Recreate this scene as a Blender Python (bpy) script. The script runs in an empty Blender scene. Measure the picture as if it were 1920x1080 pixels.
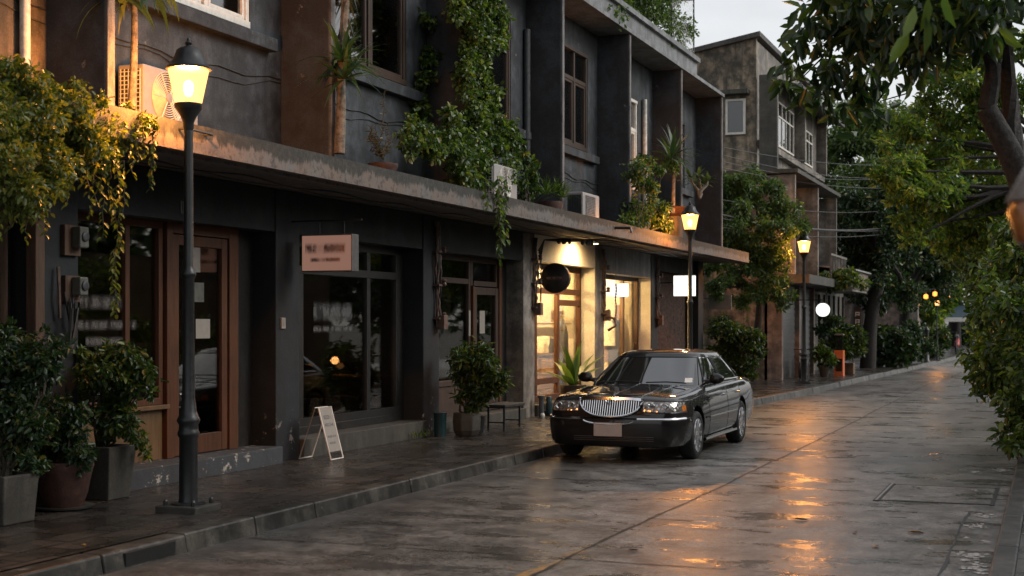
import bpy, bmesh, math, random
import numpy as np
from mathutils import Matrix, Vector
R = math.radians
rng = np.random.default_rng(7)
random.seed(7)
sc = bpy.context.scene
COL = sc.collection

# ------------------------------------------------------------------ camera
FPX, CAMH, HORIZ = 2650.0, 1.9, 606.0
TH = math.atan(1014 / FPX)
cam = bpy.data.cameras.new("camera"); camo = bpy.data.objects.new("camera", cam); COL.objects.link(camo)
camo.location = (0, 0, CAMH); camo.rotation_euler = (R(90), 0, TH)
cam.sensor_width = 36; cam.lens = FPX / 1920 * 36; cam.shift_y = (HORIZ - 540) / 1920
cam.clip_start = .05; cam.clip_end = 3000
cam.dof.use_dof = True; cam.dof.focus_distance = 19; cam.dof.aperture_fstop = 2.4
sc.camera = camo
# ------------------------------------------------------------------ world, sun, exposure
SUN_EL, SUN_AZ = 32, 70            # degrees; azimuth clockwise from +Y
w = bpy.data.worlds.new("World"); sc.world = w; w.use_nodes = True
nt = w.node_tree; bg = nt.nodes["Background"]
sky = nt.nodes.new("ShaderNodeTexSky"); sky.sky_type = 'NISHITA'; sky.sun_disc = False
sky.sun_elevation = R(SUN_EL); sky.sun_rotation = R(SUN_AZ); sky.air_density = 1.0; sky.dust_density = 4; sky.ozone_density = 1
hs = nt.nodes.new("ShaderNodeHueSaturation"); hs.inputs["Saturation"].default_value = .32
gm = nt.nodes.new("ShaderNodeGamma"); gm.inputs[1].default_value = .5      # an even overcast dome
nt.links.new(sky.outputs[0], gm.inputs[0]); nt.links.new(gm.outputs[0], hs.inputs["Color"]); tc_ = nt.nodes.new("ShaderNodeTexCoord"); mp_ = nt.nodes.new("ShaderNodeMapping"); mp_.inputs["Scale"].default_value = (1, 1, 3.5)
cn = nt.nodes.new("ShaderNodeTexNoise"); cn.inputs["Scale"].default_value = 3.2; cn.inputs["Detail"].default_value = 6
cr_ = nt.nodes.new("ShaderNodeMapRange"); cr_.inputs[1].default_value = .35; cr_.inputs[2].default_value = .65; cr_.inputs[3].default_value = .84; cr_.inputs[4].default_value = 1.12
cm = nt.nodes.new("ShaderNodeMix"); cm.data_type = 'RGBA'; cm.blend_type = 'MULTIPLY'; cm.inputs[0].default_value = 1
nt.links.new(tc_.outputs["Generated"], mp_.inputs[0]); nt.links.new(mp_.outputs[0], cn.inputs["Vector"]); nt.links.new(cn.outputs[0], cr_.inputs[0])
nt.links.new(hs.outputs[0], cm.inputs[6]); nt.links.new(cr_.outputs[0], cm.inputs[7]); nt.links.new(cm.outputs[2], bg.inputs[0])
bg.inputs[1].default_value = .15
sl = bpy.data.lights.new("sun", 'SUN'); sl.energy = .5; sl.angle = R(25); sl.color = (1, .97, .93)
so = bpy.data.objects.new("sun", sl); COL.objects.link(so)
_d = Vector((math.sin(R(SUN_AZ)) * math.cos(R(SUN_EL)), math.cos(R(SUN_AZ)) * math.cos(R(SUN_EL)), math.sin(R(SUN_EL))))
so.rotation_euler = _d.to_track_quat('Z', 'Y').to_euler()
sc.view_settings.view_transform = 'Standard'; sc.view_settings.look = 'None'
sc.view_settings.exposure = 1.55; sc.view_settings.gamma = 1
sc.render.engine = 'CYCLES'
sc.cycles.use_denoising = True
sc.cycles.max_bounces = 8; sc.cycles.transparent_max_bounces = 16
sc.cycles.sample_clamp_indirect = 2.5

# ------------------------------------------------------------------ materials
class NT:
    def __init__(s, name):
        s.m = bpy.data.materials.new(name); s.m.use_nodes = True; s.t = s.m.node_tree
        for n in list(s.t.nodes): s.t.nodes.remove(n)
        s.out = s.t.nodes.new("ShaderNodeOutputMaterial")
        s.pos = s.t.nodes.new("ShaderNodeNewGeometry").outputs["Position"]
    def n(s, ty, ins=None, **kw):
        n = s.t.nodes.new(ty)
        for k, v in kw.items(): setattr(n, k, v)
        for k, v in (ins or {}).items(): s.set(n.inputs[k], v)
        return n
    def set(s, sock, v):
        if isinstance(v, bpy.types.NodeSocket): s.t.links.new(v, sock)
        elif isinstance(v, (tuple, list)) and len(v) == 3 and sock.type == 'RGBA': sock.default_value = (*v, 1)
        else: sock.default_value = v
    def noise(s, scale, detail=4, rough=.55, stretch=None, vec=None):
        v = vec or s.pos
        if stretch: v = s.n("ShaderNodeMapping", {"Vector": v, "Scale": stretch}).outputs[0]
        return s.n("ShaderNodeTexNoise", {"Vector": v, "Scale": scale, "Detail": detail, "Roughness": rough}).outputs[0]
    def ramp(s, f, a, b, lo=0., hi=1.):
        return s.n("ShaderNodeMapRange", {"Value": f, "From Min": a, "From Max": b, "To Min": lo, "To Max": hi}).outputs[0]
    def math(s, op, a, b=0.):
        return s.n("ShaderNodeMath", {0: a, 1: b}, operation=op).outputs[0]
    def mix(s, f, a, b, bt='MIX'):
        n = s.t.nodes.new("ShaderNodeMix"); n.data_type = 'RGBA'; n.blend_type = bt
        s.set(n.inputs[0], f); s.set(n.inputs[6], a); s.set(n.inputs[7], b)
        return n.outputs[2]
    def bump(s, h, strength=.3, dist=.02):
        return s.n("ShaderNodeBump", {"Height": h, "Strength": strength, "Distance": dist}).outputs[0]
    def xyz(s): return s.n("ShaderNodeSeparateXYZ", {0: s.pos}).outputs
    def pbr(s, col, rough=.7, metal=0., normal=None, **kw):
        p = s.n("ShaderNodeBsdfPrincipled", {"Base Color": col, "Roughness": rough, "Metallic": metal})
        if normal is not None: s.set(p.inputs["Normal"], normal)
        for k, v in kw.items(): s.set(p.inputs[k.replace('_', ' ')], v)
        return p.outputs[0]
    def done(s, sh):
        s.t.links.new(sh, s.out.inputs[0]); return s.m

M = {}
def plaster(key, base, stain, chip, streak=.55, chips=.69, rough=.75, big=.5, edge=None, foot=None):
    g = NT(key)
    a = g.ramp(g.noise(.8, 8, .68), .4, .6)
    b = g.ramp(g.noise(2.2, 8, .7), .35, .7)
    c = g.mix(g.math('MULTIPLY', a, big), base, stain)
    st = g.ramp(g.noise(3.6, 6, .7, (1, 1, .05)), .47, .63)
    c = g.mix(g.math('MULTIPLY', st, streak), c, stain)
    c = g.mix(g.math('MULTIPLY', b, .25), c, tuple(min(1, x * 1.6) for x in base))
    bl = g.ramp(g.noise(3.2, 9, .75), .44, .6)
    c = g.mix(g.math('MULTIPLY', bl, big * .75), c, stain)
    ch = g.ramp(g.noise(3.1, 9, .72), chips, chips + .03)
    if foot:
        zz = g.xyz()[2]; ft = g.math('MULTIPLY', g.ramp(g.noise(5.5, 7, .7), .59, .61), g.ramp(zz, foot, foot * .55)); c = g.mix(g.math('MULTIPLY', ft, .8), c, chip)
    if edge:
        ed = g.math('MULTIPLY', g.ramp(g.xyz()[0], edge - .05, edge - .015), g.ramp(g.noise(5, 7, .7, (1, 1, .35)), .38, .55, .15, .9))
        c = g.mix(ed, c, (.17, .16, .155))
    c = g.mix(g.math('MULTIPLY', ch, .55), c, chip)
    fn = g.noise(60, 4, .7)
    c = g.mix(.5, c, g.mix(g.ramp(fn, .32, .68), (.35, .35, .35), (1.55, 1.55, 1.55)), 'MULTIPLY')
    h = g.math('ADD', g.math('MULTIPLY', g.noise(24, 2, .6), .3), g.noise(7, 3, .6))
    M[key] = g.done(g.pbr(c, g.ramp(b, 0, 1, rough - .12, rough + .1), 0, g.bump(h, .35, .012), Specular_IOR_Level=.35))
plaster('dark_plaster', (.060, .068, .076), (.017, .018, .020), (.26, .23, .2), .85, .645, big=.95)
plaster('fin_plaster', (.042, .048, .056), (.026, .022, .02), (.28, .25, .22), .7, .66, big=.9, edge=-8.38)
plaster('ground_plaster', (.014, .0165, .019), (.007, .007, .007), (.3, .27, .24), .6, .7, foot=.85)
plaster('blue_base', (.042, .048, .054), (.03, .03, .03), (.42, .38, .32), .5, .64, foot=.6)
plaster('stained_plaster', (.13, .10, .075), (.018, .016, .011), (.3, .24, .18), .95, .7, big=.9)
plaster('roof_concrete', (.2, .21, .215), (.07, .07, .07), (.4, .4, .38), .7, .68)
plaster('old_plaster', (.30, .235, .165), (.042, .038, .03), (.42, .36, .3), 1., .7, big=1.)
plaster('dark_old_plaster', (.085, .08, .066), (.03, .03, .026), (.2, .18, .15), .8, .72)
plaster('pale_plaster', (.27, .24, .205), (.06, .055, .048), (.42, .39, .35), .8, .7, big=.8)
plaster('pink_plaster', (.27, .205, .17), (.06, .05, .042), (.4, .34, .3), .7, .7, big=.8)
plaster('cream_plaster', (.60, .55, .46), (.45, .39, .3), (.7, .65, .56), .25, .76)
plaster('concrete', (.062, .056, .046), (.022, .02, .016), (.3, .28, .25), .7, .7)
plaster('kerb_stone', (.085, .077, .064), (.016, .015, .013), (.2, .18, .16), .85, .63, rough=.45, big=1.)
# canopy fascia: algae dripping over paler concrete
g = NT('awning_concrete'); x = g.xyz()
drip = g.math('ADD', g.math('MULTIPLY', g.noise(7, 7, .8, (1, 1, .06)), .62), g.math('MULTIPLY', g.noise(1.3, 4, .6), .5))
lev = g.math('SUBTRACT', x[2], g.math('MULTIPLY', drip, .62))
f = g.ramp(lev, 3.355, 3.395)
pale = g.mix(g.ramp(g.noise(1.3, 4, .6, (1, 1, .2)), .42, .62), (.105, .102, .098), (.125, .09, .07))
dark = g.mix(g.ramp(g.noise(14, 6, .75), .42, .66), (.012, .012, .009), (.04, .038, .028))
c = g.mix(f, pale, dark)
c = g.mix(g.ramp(g.noise(9, 8, .75), .5, .62, 0, .75), c, (.016, .015, .012))
M['awning_concrete'] = g.done(g.pbr(c, .75, 0, g.bump(g.noise(26, 6, .7), .5, .012)))

def simple(key, col, rough=.5, metal=0., var=.25, bump=0., scale=12, **kw):
    g = NT(key)
    c = g.mix(g.ramp(g.noise(scale, 5, .6), .35, .65), tuple(x * (1 - var) for x in col), tuple(min(1, x * (1 + var)) for x in col))
    r = g.ramp(g.noise(scale * 1.7, 4), .3, .7, max(.02, rough * .8), min(1, rough * 1.2))
    nn = g.bump(g.noise(scale * 4, 4), bump, .01) if bump else None
    M[key] = g.done(g.pbr(c, r, metal, nn, **kw))
simple('black_metal', (.012, .013, .014), .38, .0, .3, .1)
simple('rust_metal', (.09, .05, .035), .6, .0, .5, .3)
simple('dark_frame', (.014, .013, .012), .4, 0, .3)
simple('white_paint', (.62, .58, .52), .45, 0, .12)
simple('ac_white', (.27, .25, .235), .45, 0, .08)
simple('ac_dark', (.03, .032, .035), .5)
simple('grey_pipe', (.055, .058, .06), .45)
simple('white_pipe', (.55, .52, .46), .4)
simple('cable', (.015, .014, .013), .5)
simple('rusty_cable', (.10, .055, .04), .6, 0, .5)
simple('terracotta', (.055, .022, .014), .7, 0, .35, .3)
simple('soil', (.02, .015, .01), .9, 0, .4, .6)
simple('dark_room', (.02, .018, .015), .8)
simple('bark', (.018, .014, .011), .85, 0, .5, .9, 18)
simple('pale_bark', (.15, .12, .09), .85, 0, .5, .9, 18)
simple('twig', (.035, .028, .016), .8)
simple('chrome', (.75, .76, .78), .12, 1., .04)
simple('rim_alloy', (.55, .55, .56), .25, 1., .06)
simple('tyre', (.012, .012, .012), .75, 0, .2, .3)
simple('black_trim', (.008, .008, .008), .45)
simple('grey_plate', (.36, .34, .32), .55, 0, .06)
simple('meter_grey', (.085, .085, .07), .5)
simple('paper', (.23, .205, .175), .7, 0, .05)
simple('orange_plastic', (.62, .13, .03), .45, 0, .15)
simple('red_plastic', (.35, .02, .012), .35)
simple('teal_plastic', (.007, .03, .034), .4)
simple('white_cloth', (.6, .56, .48), .85)
simple('dark_cloth', (.04, .035, .03), .9)
simple('brown_cloth', (.16, .10, .06), .9)
simple('olive_cloth', (.10, .11, .05), .9)
simple('blue_tarp', (.05, .075, .10), .5)
simple('roof_tile', (.06, .055, .05), .75, 0, .4, .5)
simple('zinc', (.3, .3, .3), .4, .4, .3)
simple('sign_grey', (.2, .18, .16), .5, 0, .1)
simple('letter_grey', (.085, .075, .07), .6)
simple('letter_dim', (.07, .065, .06), .6)
simple('letter_pink', (.10, .05, .04), .6)
simple('yellow_leaf', (.42, .2, .02), .5)
simple('brown_leaf', (.06, .035, .015), .6)
simple('crack', (.012, .011, .01), .5)
simple('gold', (.5, .28, .06), .35, .6)
simple('steel', (.4, .4, .4), .3, 1.)

def wood(key, a, b, rough=.45):
    g = NT(key)
    wv = g.noise(6, 6, .65, (4, 4, .35))
    c = g.mix(g.ramp(wv, .3, .7), a, b)
    c = g.mix(g.ramp(g.noise(1.5, 5), .45, .75, 0, .5), c, tuple(x * .35 for x in a))
    M[key] = g.done(g.pbr(c, rough, 0, g.bump(wv, .25, .008), Specular_IOR_Level=.3))
wood('red_wood', (.045, .015, .005), (.095, .033, .011), .6)
wood('brown_wood', (.034, .02, .014), (.062, .038, .026), .55)
wood('honey_wood', (.085, .05, .023), (.15, .09, .042))
wood('old_slat', (.05, .03, .02), (.12, .07, .045), .7)

# glass: thin pane, tinted transparency + mirror reflection
def glass(key, tint, refl=1.0, rough=.02, base=.04):
    g = NT(key)
    fr = g.n("ShaderNodeFresnel", {"IOR": 1.5}).outputs[0]
    f = g.math('MULTIPLY', fr, refl)
    tr = g.n("ShaderNodeBsdfTransparent", {"Color": tint}).outputs[0]
    gl = g.n("ShaderNodeBsdfGlossy", {"Color": (.9, .9, .9), "Roughness": rough}).outputs[0]
    mx = g.n("ShaderNodeMixShader", {0: f, 1: tr, 2: gl}).outputs[0]
    M[key] = g.done(mx)
glass('shop_glass', (.75, .74, .7), .9)
glass('dark_glass', (.5, .5, .5), 1.6)
glass('window_glass', (.45, .47, .47), 2.4, .05)
glass('clear_glass', (.93, .93, .9), .7)
glass('car_glass', (.16, .17, .17), 2.6)
glass('lens_glass', (.85, .86, .87), 1.6, .08)

def emit(key, col, s):
    g = NT(key); M[key] = g.done(g.n("ShaderNodeEmission", {"Color": col, "Strength": s}).outputs[0])
def emit_glass(key, col, s, tr):
    g = NT(key)
    e = g.n("ShaderNodeEmission", {"Color": col, "Strength": s}).outputs[0]
    t = g.n("ShaderNodeBsdfTransparent", {"Color": (1, .9, .75)}).outputs[0]
    M[key] = g.done(g.n("ShaderNodeMixShader", {0: tr, 1: e, 2: t}).outputs[0])
emit_glass('lantern_glass', (1, .47, .13), 1.5, .5)
emit('bulb', (1, .78, .46), 8)
emit('white_sign_light', (1, .99, .95), .7)
emit('globe_light', (1, .97, .9), .6)
emit('pink_sign_light', (1, .52, .38), .085)
emit('spot_light', (1, .8, .45), 3)
emit('far_lamp_light', (1, .3, .05), 1.1)
emit('ember', (1, .4, .12), .2)

# road: worn wet concrete
for k in ('bulb', 'lantern_glass', 'spot_light', 'far_lamp_light', 'ember', 'pink_sign_light', 'globe_light', 'white_sign_light'): M[k].cycles.emission_sampling = 'NONE'
g = NT('road'); x = g.xyz()
n1 = g.noise(.35, 5, .6); n2 = g.noise(2.2, 8, .72); n4 = g.noise(.9, 6, .6, (1, .35, 1))
sp1 = g.noise(19, 6, .82); sp2 = g.noise(52, 4, .75)
wet = g.ramp(g.math('ADD', g.math('MULTIPLY', n1, .5), g.math('MULTIPLY', n4, .5)), .40, .66)
c = g.mix(g.ramp(n2, .40, .60), (.120, .116, .108), (.31, .30, .28))
c = g.mix(1., c, g.mix(g.ramp(sp1, .40, .60), (.42, .41, .40), (1.22, 1.22, 1.22)), 'MULTIPLY')
c = g.mix(1., c, g.mix(g.ramp(sp2, .38, .62), (.55, .55, .55), (1.3, 1.3, 1.3)), 'MULTIPLY')
c = g.mix(g.math('MULTIPLY', wet, .45), c, (.045, .042, .038))
grime = g.ramp(g.math('ADD', x[0], g.math('MULTIPLY', n2, 1.6)), -5.9, -3.9, .75, 0)
c = g.mix(grime, c, (.026, .024, .021))
blot = g.ramp(g.noise(3.1, 9, .78), .55, .62)
c = g.mix(g.math('MULTIPLY', blot, .6), c, (.03, .028, .026))
dash = g.ramp(g.noise(2.0, 7, .72, (1.1, 4.5, 1)), .615, .645)  # dark streaks of broken puddle reflections, put into the colour
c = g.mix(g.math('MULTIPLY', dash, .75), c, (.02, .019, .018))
pud = g.ramp(g.math('ADD', g.math('MULTIPLY', g.noise(1.1, 6, .62, (.8, 1.6, 1)), .8), g.math('MULTIPLY', g.noise(7, 5, .7), .2)), .53, .58)
c = g.mix(g.math('MULTIPLY', pud, .5), c, (.05, .047, .043))
rgh = g.mix(g.math('MULTIPLY', pud, .8), g.ramp(g.math('ADD', g.math('ADD', g.math('MULTIPLY', wet, -.55), sp1), g.math('MULTIPLY', n2, .5)), .25, .85, .27, .52), (.19, .19, .19))
bm = g.bump(g.math('ADD', g.math('MULTIPLY', g.noise(11, 2, .6), .7), g.math('MULTIPLY', g.noise(3.5, 3, .6), .8)), .45, .016)
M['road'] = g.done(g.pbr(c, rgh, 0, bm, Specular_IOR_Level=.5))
# pavement: wet paving slabs
g = NT('pavement')
br = g.n("ShaderNodeTexBrick", {"Vector": g.n("ShaderNodeMapping", {"Vector": g.pos, "Rotation": (0, 0, R(90))}).outputs[0],
     "Color1": (.064, .052, .043), "Color2": (.026, .022, .019), "Mortar": (.004, .004, .004), "Scale": 1.0, "Mortar Size": .022,
     "Mortar Smooth": .3, "Brick Width": .6, "Row Height": .32, "Bias": .0})
n2 = g.noise(1.6, 7, .65); n3 = g.noise(40, 4, .7)
c = g.mix(g.ramp(n3, .3, .75, 0, .5), br.outputs[0], (.022, .02, .017))
wet = g.ramp(n2, .42, .58)
c = g.mix(g.math('MULTIPLY', wet, .4), c, (.03, .024, .018))
tilt = g.n("ShaderNodeTexVoronoi", {"Vector": g.pos, "Scale": 2.2}).outputs[0]
hh = g.math('ADD', g.math('MULTIPLY', br.outputs[1], -1.0), g.math('ADD', g.math('MULTIPLY', n3, .2), g.math('MULTIPLY', tilt, .25)))
M['pavement'] = g.done(g.pbr(c, g.ramp(wet, 0, 1, .42, .1), 0, g.bump(hh, 1., .022), Specular_IOR_Level=.6))
g = NT('ground'); M['ground'] = g.done(g.pbr(g.mix(g.noise(.4, 6), (.05, .045, .035), (.10, .09, .07)), .85))
# worn yellow paint
g = NT('yellow_paint')
c = g.mix(g.ramp(g.noise(14, 6, .7), .42, .55), (.13, .115, .10), (.36, .2, .05))
M['yellow_paint'] = g.done(g.pbr(c, .5))
g = NT('speck_white')
c = g.mix(g.ramp(g.noise(26, 6, .7), .4, .55), (.12, .115, .11), (.75, .75, .73))
M['speck_white'] = g.done(g.pbr(c, .35))

def leafmat(key, dark, mid, light, tl=.35, rough=.38, tcol=None, dry=False):
    g = NT(key)
    rnd = g.t.nodes.new("ShaderNodeNewGeometry").outputs["Random Per Island"]
    rp = g.n("ShaderNodeValToRGB", {0: rnd}); e = rp.color_ramp.elements
    e[0].color = (*dark, 1); e[1].color = (*light, 1); e[1].position = 1
    m_ = e.new(.62); m_.color = (*mid, 1); m_ = e.new(.94); m_.color = (*light, 1); e[len(e) - 1].color = (.20, .15, .035, 1) if dry else (*light, 1)
    c = g.mix(g.ramp(g.noise(1.1, 3), .35, .65, 0, .6), rp.outputs[0], g.mix(.5, rp.outputs[0], dark))
    p = g.pbr(c, rough, 0)
    tcc = g.mix(1., c, tcol or (1.6, 1.7, .7), 'MULTIPLY')
    t = g.n("ShaderNodeBsdfTranslucent", {"Color": tcc}).outputs[0]
    M[key] = g.done(g.n("ShaderNodeMixShader", {0: tl, 1: p, 2: t}).outputs[0])
leafmat('leaf_vine', (.022, .045, .010), (.065, .115, .022), (.2, .26, .05), dry=True)
leafmat('leaf_creeper', (.04, .065, .012), (.11, .14, .022), (.22, .21, .035))
leafmat('leaf_shrub', (.014, .035, .009), (.04, .078, .017), (.12, .16, .03), dry=True)
leafmat('leaf_dark', (.012, .03, .012), (.026, .058, .02), (.06, .10, .028), .3, dry=True)
leafmat('leaf_tree', (.03, .06, .016), (.075, .125, .03), (.16, .21, .05))
leafmat('leaf_yellow', (.045, .085, .02), (.105, .175, .038), (.26, .27, .05), .55)
leafmat('leaf_almond', (.014, .034, .013), (.028, .055, .018), (.10, .14, .03), .35, .32)
leafmat('leaf_strap', (.03, .06, .022), (.06, .10, .035), (.14, .17, .06), .25, .3)
leafmat('leaf_dry', (.06, .04, .02), (.11, .07, .035), (.16, .11, .05), .3)
g = NT('car_paint')
fl = g.noise(900, 2)
M['car_paint'] = g.done(g.pbr((.004, .004, .0045), .5, 0, None, Coat_Weight=1., Coat_Roughness=.03, Specular_IOR_Level=.15))
g = NT('leather'); M['leather'] = g.done(g.pbr((.18, .17, .15), .6))

# ------------------------------------------------------------------ mesh helpers
class MB:
    def __init__(s): s.v = []; s.f = []
    def add(s, v, f):
        o = len(s.v); s.v += [tuple(p) for p in v]; s.f += [tuple(i + o for i in q) for q in f]; return s
    def box(s, x0, x1, y0, y1, z0, z1):
        if x0 > x1: x0, x1 = x1, x0
        if y0 > y1: y0, y1 = y1, y0
        if z0 > z1: z0, z1 = z1, z0
        return s.add([(x0, y0, z0), (x1, y0, z0), (x1, y1, z0), (x0, y1, z0), (x0, y0, z1), (x1, y0, z1), (x1, y1, z1), (x0, y1, z1)],
              [(0, 3, 2, 1), (4, 5, 6, 7), (0, 1, 5, 4), (1, 2, 6, 5), (2, 3, 7, 6), (3, 0, 4, 7)])
    def quad(s, *p): return s.add(p, [tuple(range(len(p)))])
    def prism(s, pts, axis, a, b):
        """closed 2-D outline extruded along axis from a to b"""
        n = len(pts)
        def P(p, t): return (t, p[0], p[1]) if axis == 'x' else (p[0], t, p[1]) if axis == 'y' else (p[0], p[1], t)
        v = [P(p, a) for p in pts] + [P(p, b) for p in pts]
        return s.add(v, [tuple(range(n))[::-1], tuple(range(n, 2 * n))] + [(i, (i + 1) % n, n + (i + 1) % n, n + i) for i in range(n)])
    def tube(s, pts, r, n=6, cap=True):
        pts = [Vector(p) for p in pts]; m = len(pts)
        rs = list(r) if hasattr(r, '__len__') else [r] * m
        v = []; up = Vector((.31, .17, .93))
        for i, p in enumerate(pts):
            d = (pts[min(i + 1, m - 1)] - pts[max(i - 1, 0)])
            d = d.normalized() if d.length > 1e-9 else Vector((0, 0, 1))
            a = d.cross(up)
            if a.length < .05: a = d.cross(Vector((1, 0, 0)))
            a.normalize(); b = d.cross(a)
            for k in range(n):
                t = 2 * math.pi * k / n
                v.append(p + a * (rs[i] * math.cos(t)) + b * (rs[i] * math.sin(t)))
        f = [(i * n + k, i * n + (k + 1) % n, (i + 1) * n + (k + 1) % n, (i + 1) * n + k) for i in range(m - 1) for k in range(n)]
        if cap: f += [tuple(range(n))[::-1], tuple((m - 1) * n + k for k in range(n))]
        return s.add(v, f)
    def lathe(s, prof, c=(0, 0, 0), n=16, axis='z', ph=0.):
        v = []
        for r, z in prof:
            for k in range(n):
                t = 2 * math.pi * k / n + ph
                a, b = r * math.cos(t), r * math.sin(t)
                p = (a, b, z) if axis == 'z' else (z, a, b) if axis == 'x' else (a, z, b)
                v.append((p[0] + c[0], p[1] + c[1], p[2] + c[2]))
        m = len(prof)
        f = [(i * n + k, i * n + (k + 1) % n, (i + 1) * n + (k + 1) % n, (i + 1) * n + k) for i in range(m - 1) for k in range(n)]
        f += [tuple(range(n))[::-1], tuple((m - 1) * n + k for k in range(n))]
        return s.add(v, f)
    def rough(s, amt, seed=0):
        r = np.random.default_rng(seed); s.v = [tuple(np.array(p) + r.normal(0, amt, 3)) for p in s.v]; return s
    def build(s, name, mat, parent=None, smooth=False, bevel=0., seg=2):
        me = bpy.data.meshes.new(name); me.from_pydata(s.v, [], s.f); me.materials.append(M[mat] if isinstance(mat, str) else mat)
        bm = bmesh.new(); bm.from_mesh(me); bmesh.ops.recalc_face_normals(bm, faces=bm.faces); bm.to_mesh(me); bm.free()
        if smooth:
            me.shade_smooth()
            me.set_sharp_from_angle(angle=R(40))
        o = link(name, me, parent)
        if bevel:
            b = o.modifiers.new("bevel", 'BEVEL'); b.width = bevel; b.segments = seg; b.limit_method = 'ANGLE'; b.angle_limit = R(40)
        return o
def link(name, me, parent=None):
    o = bpy.data.objects.new(name, me); COL.objects.link(o)
    if parent is not None:
        o.parent = parent
        if parent.type == 'EMPTY': o.matrix_parent_inverse = Matrix.Translation(-Vector(parent.location))
    return o
def tag(o, label=None, cat=None, group=None, kind=None):
    if label: o['label'] = label
    if cat: o['category'] = cat
    if group: o['group'] = group
    if kind: o['kind'] = kind
    return o
def thing(name, label, cat, loc=(0, 0, 0), group=None):
    o = bpy.data.objects.new(name, None); COL.objects.link(o); o.location = loc; o.empty_display_size = .2
    return tag(o, label, cat, group)
def copy_tree(o, loc=None, label=None, parent=None, group=None, rz=None, scale=None):
    c = o.copy(); COL.objects.link(c)
    if parent is not None: c.parent = parent
    for ch in list(o.children): copy_tree(ch, parent=c)
    if loc is not None: c.location = loc
    if rz is not None: c.rotation_euler = (0, 0, rz)
    if scale is not None: c.scale = (scale, scale, scale)
    if label: c['label'] = label
    if group: c['group'] = group
    return c
def structure(mb, name, mat, **kw): return tag(mb.build(name, mat, **kw), kind='structure')
def npmesh(name, V, F, mat, parent=None):
    """V (n,3); F (m,4) quads"""
    me = bpy.data.meshes.new(name); V = np.ascontiguousarray(V, np.float32); F = np.ascontiguousarray(F, np.int32)
    me.vertices.add(len(V)); me.vertices.foreach_set('co', V.ravel())
    me.loops.add(F.size); me.loops.foreach_set('vertex_index', F.ravel())
    me.polygons.add(len(F)); me.polygons.foreach_set('loop_start', np.arange(0, F.size, F.shape[1], dtype=np.int32))
    me.materials.append(M[mat]); me.update(calc_edges=True); me.validate()
    return link(name, me, parent)
def at(px, py, Y):
    """point of the place seen at photo pixel (px, py) at street distance Y"""
    u = (px - 960) / FPX; d = Y / (u * math.sin(TH) + math.cos(TH))
    return np.array((d * (u * math.cos(TH) - math.sin(TH)), Y, CAMH - (py - HORIZ) / FPX * d))
def unit(a): return a / np.maximum(np.linalg.norm(a, axis=-1, keepdims=True), 1e-9)
# leaves -----------------------------------------------------------
def leaf_arrays(pos, axis, nrm, L, W, fold=.18, curl=.15):
    axis = unit(axis); side = unit(np.cross(axis, nrm)); nrm = np.cross(side, axis)
    L = L[:, None]; W = W[:, None]
    b = pos; t = pos + axis * L - nrm * L * curl
    l1 = pos + axis * L * .32 + side * W * .42 + nrm * W * fold; r1 = pos + axis * L * .32 - side * W * .42 + nrm * W * fold
    l2 = pos + axis * L * .68 + side * W * .40 + nrm * (W * fold - L * curl * .4); r2 = pos + axis * L * .68 - side * W * .40 + nrm * (W * fold - L * curl * .4)
    n = len(pos)
    V = np.stack([b, l1, l2, t, r2, r1], 1).reshape(-1, 3)
    i = (np.arange(n) * 6)[:, None]
    F = np.concatenate([i + np.array([[0, 1, 2, 3]]), i + np.array([[0, 3, 4, 5]])], 0)
    return V, F
def leaves(name, pts, out, mat, L, W, parent=None, droop=.35, jit=.8, up=.5, fold=.18, curl=.15, lv=.35):
    n = len(pts)
    ax = unit(out + rng.normal(0, jit, (n, 3)) - np.array((0, 0, droop)))
    nr = unit(out * .4 + rng.normal(0, .55, (n, 3)) + np.array((0, 0, up)))
    s = rng.uniform(1 - lv, 1 + lv, n)
    V, F = leaf_arrays(pts, ax, nr, L * s, W * s, fold, curl)
    return npmesh(name, V, F, mat, parent)
def clumps(cs, rs, n, shell=2.4, squash=(1, 1, .8)):
    """n leaf positions spread over ellipsoid clumps, with outward directions"""
    cs = np.asarray(cs, float); rs = np.asarray(rs, float) * np.ones(len(cs))
    pr = rs ** 2 / np.sum(rs ** 2); k = rng.choice(len(cs), n, p=pr)
    d = unit(rng.normal(0, 1, (n, 3))); r = rng.uniform(0, 1, n) ** (1 / shell)
    p = cs[k] + d * (r * rs[k])[:, None] * np.array(squash)
    return p, d
def sub_clumps(cs, rs, per, f=(.3, .5), squash=(1, 1, .8)):
    """breaks big lobes into small leafy tufts so gaps stay between them"""
    C, Q = [], []
    for c, r in zip(cs, np.asarray(rs, float) * np.ones(len(cs))):
        d = unit(rng.normal(0, 1, (per, 3))); t = rng.uniform(.35, 1.0, per)
        C.append(np.array(c) + d * (t * r)[:, None] * np.array(squash)); Q.append(r * rng.uniform(f[0], f[1], per))
    return np.concatenate(C), np.concatenate(Q)
def wob(a, b, n=6, amp=.05, sag=0.):
    a = np.array(a, float); b = np.array(b, float); t = np.linspace(0, 1, n)[:, None]
    p = a + (b - a) * t; p[1:-1] += rng.normal(0, amp, (n - 2, 3)); p[:, 2:] -= sag * 4 * t * (1 - t)
    return p
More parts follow.
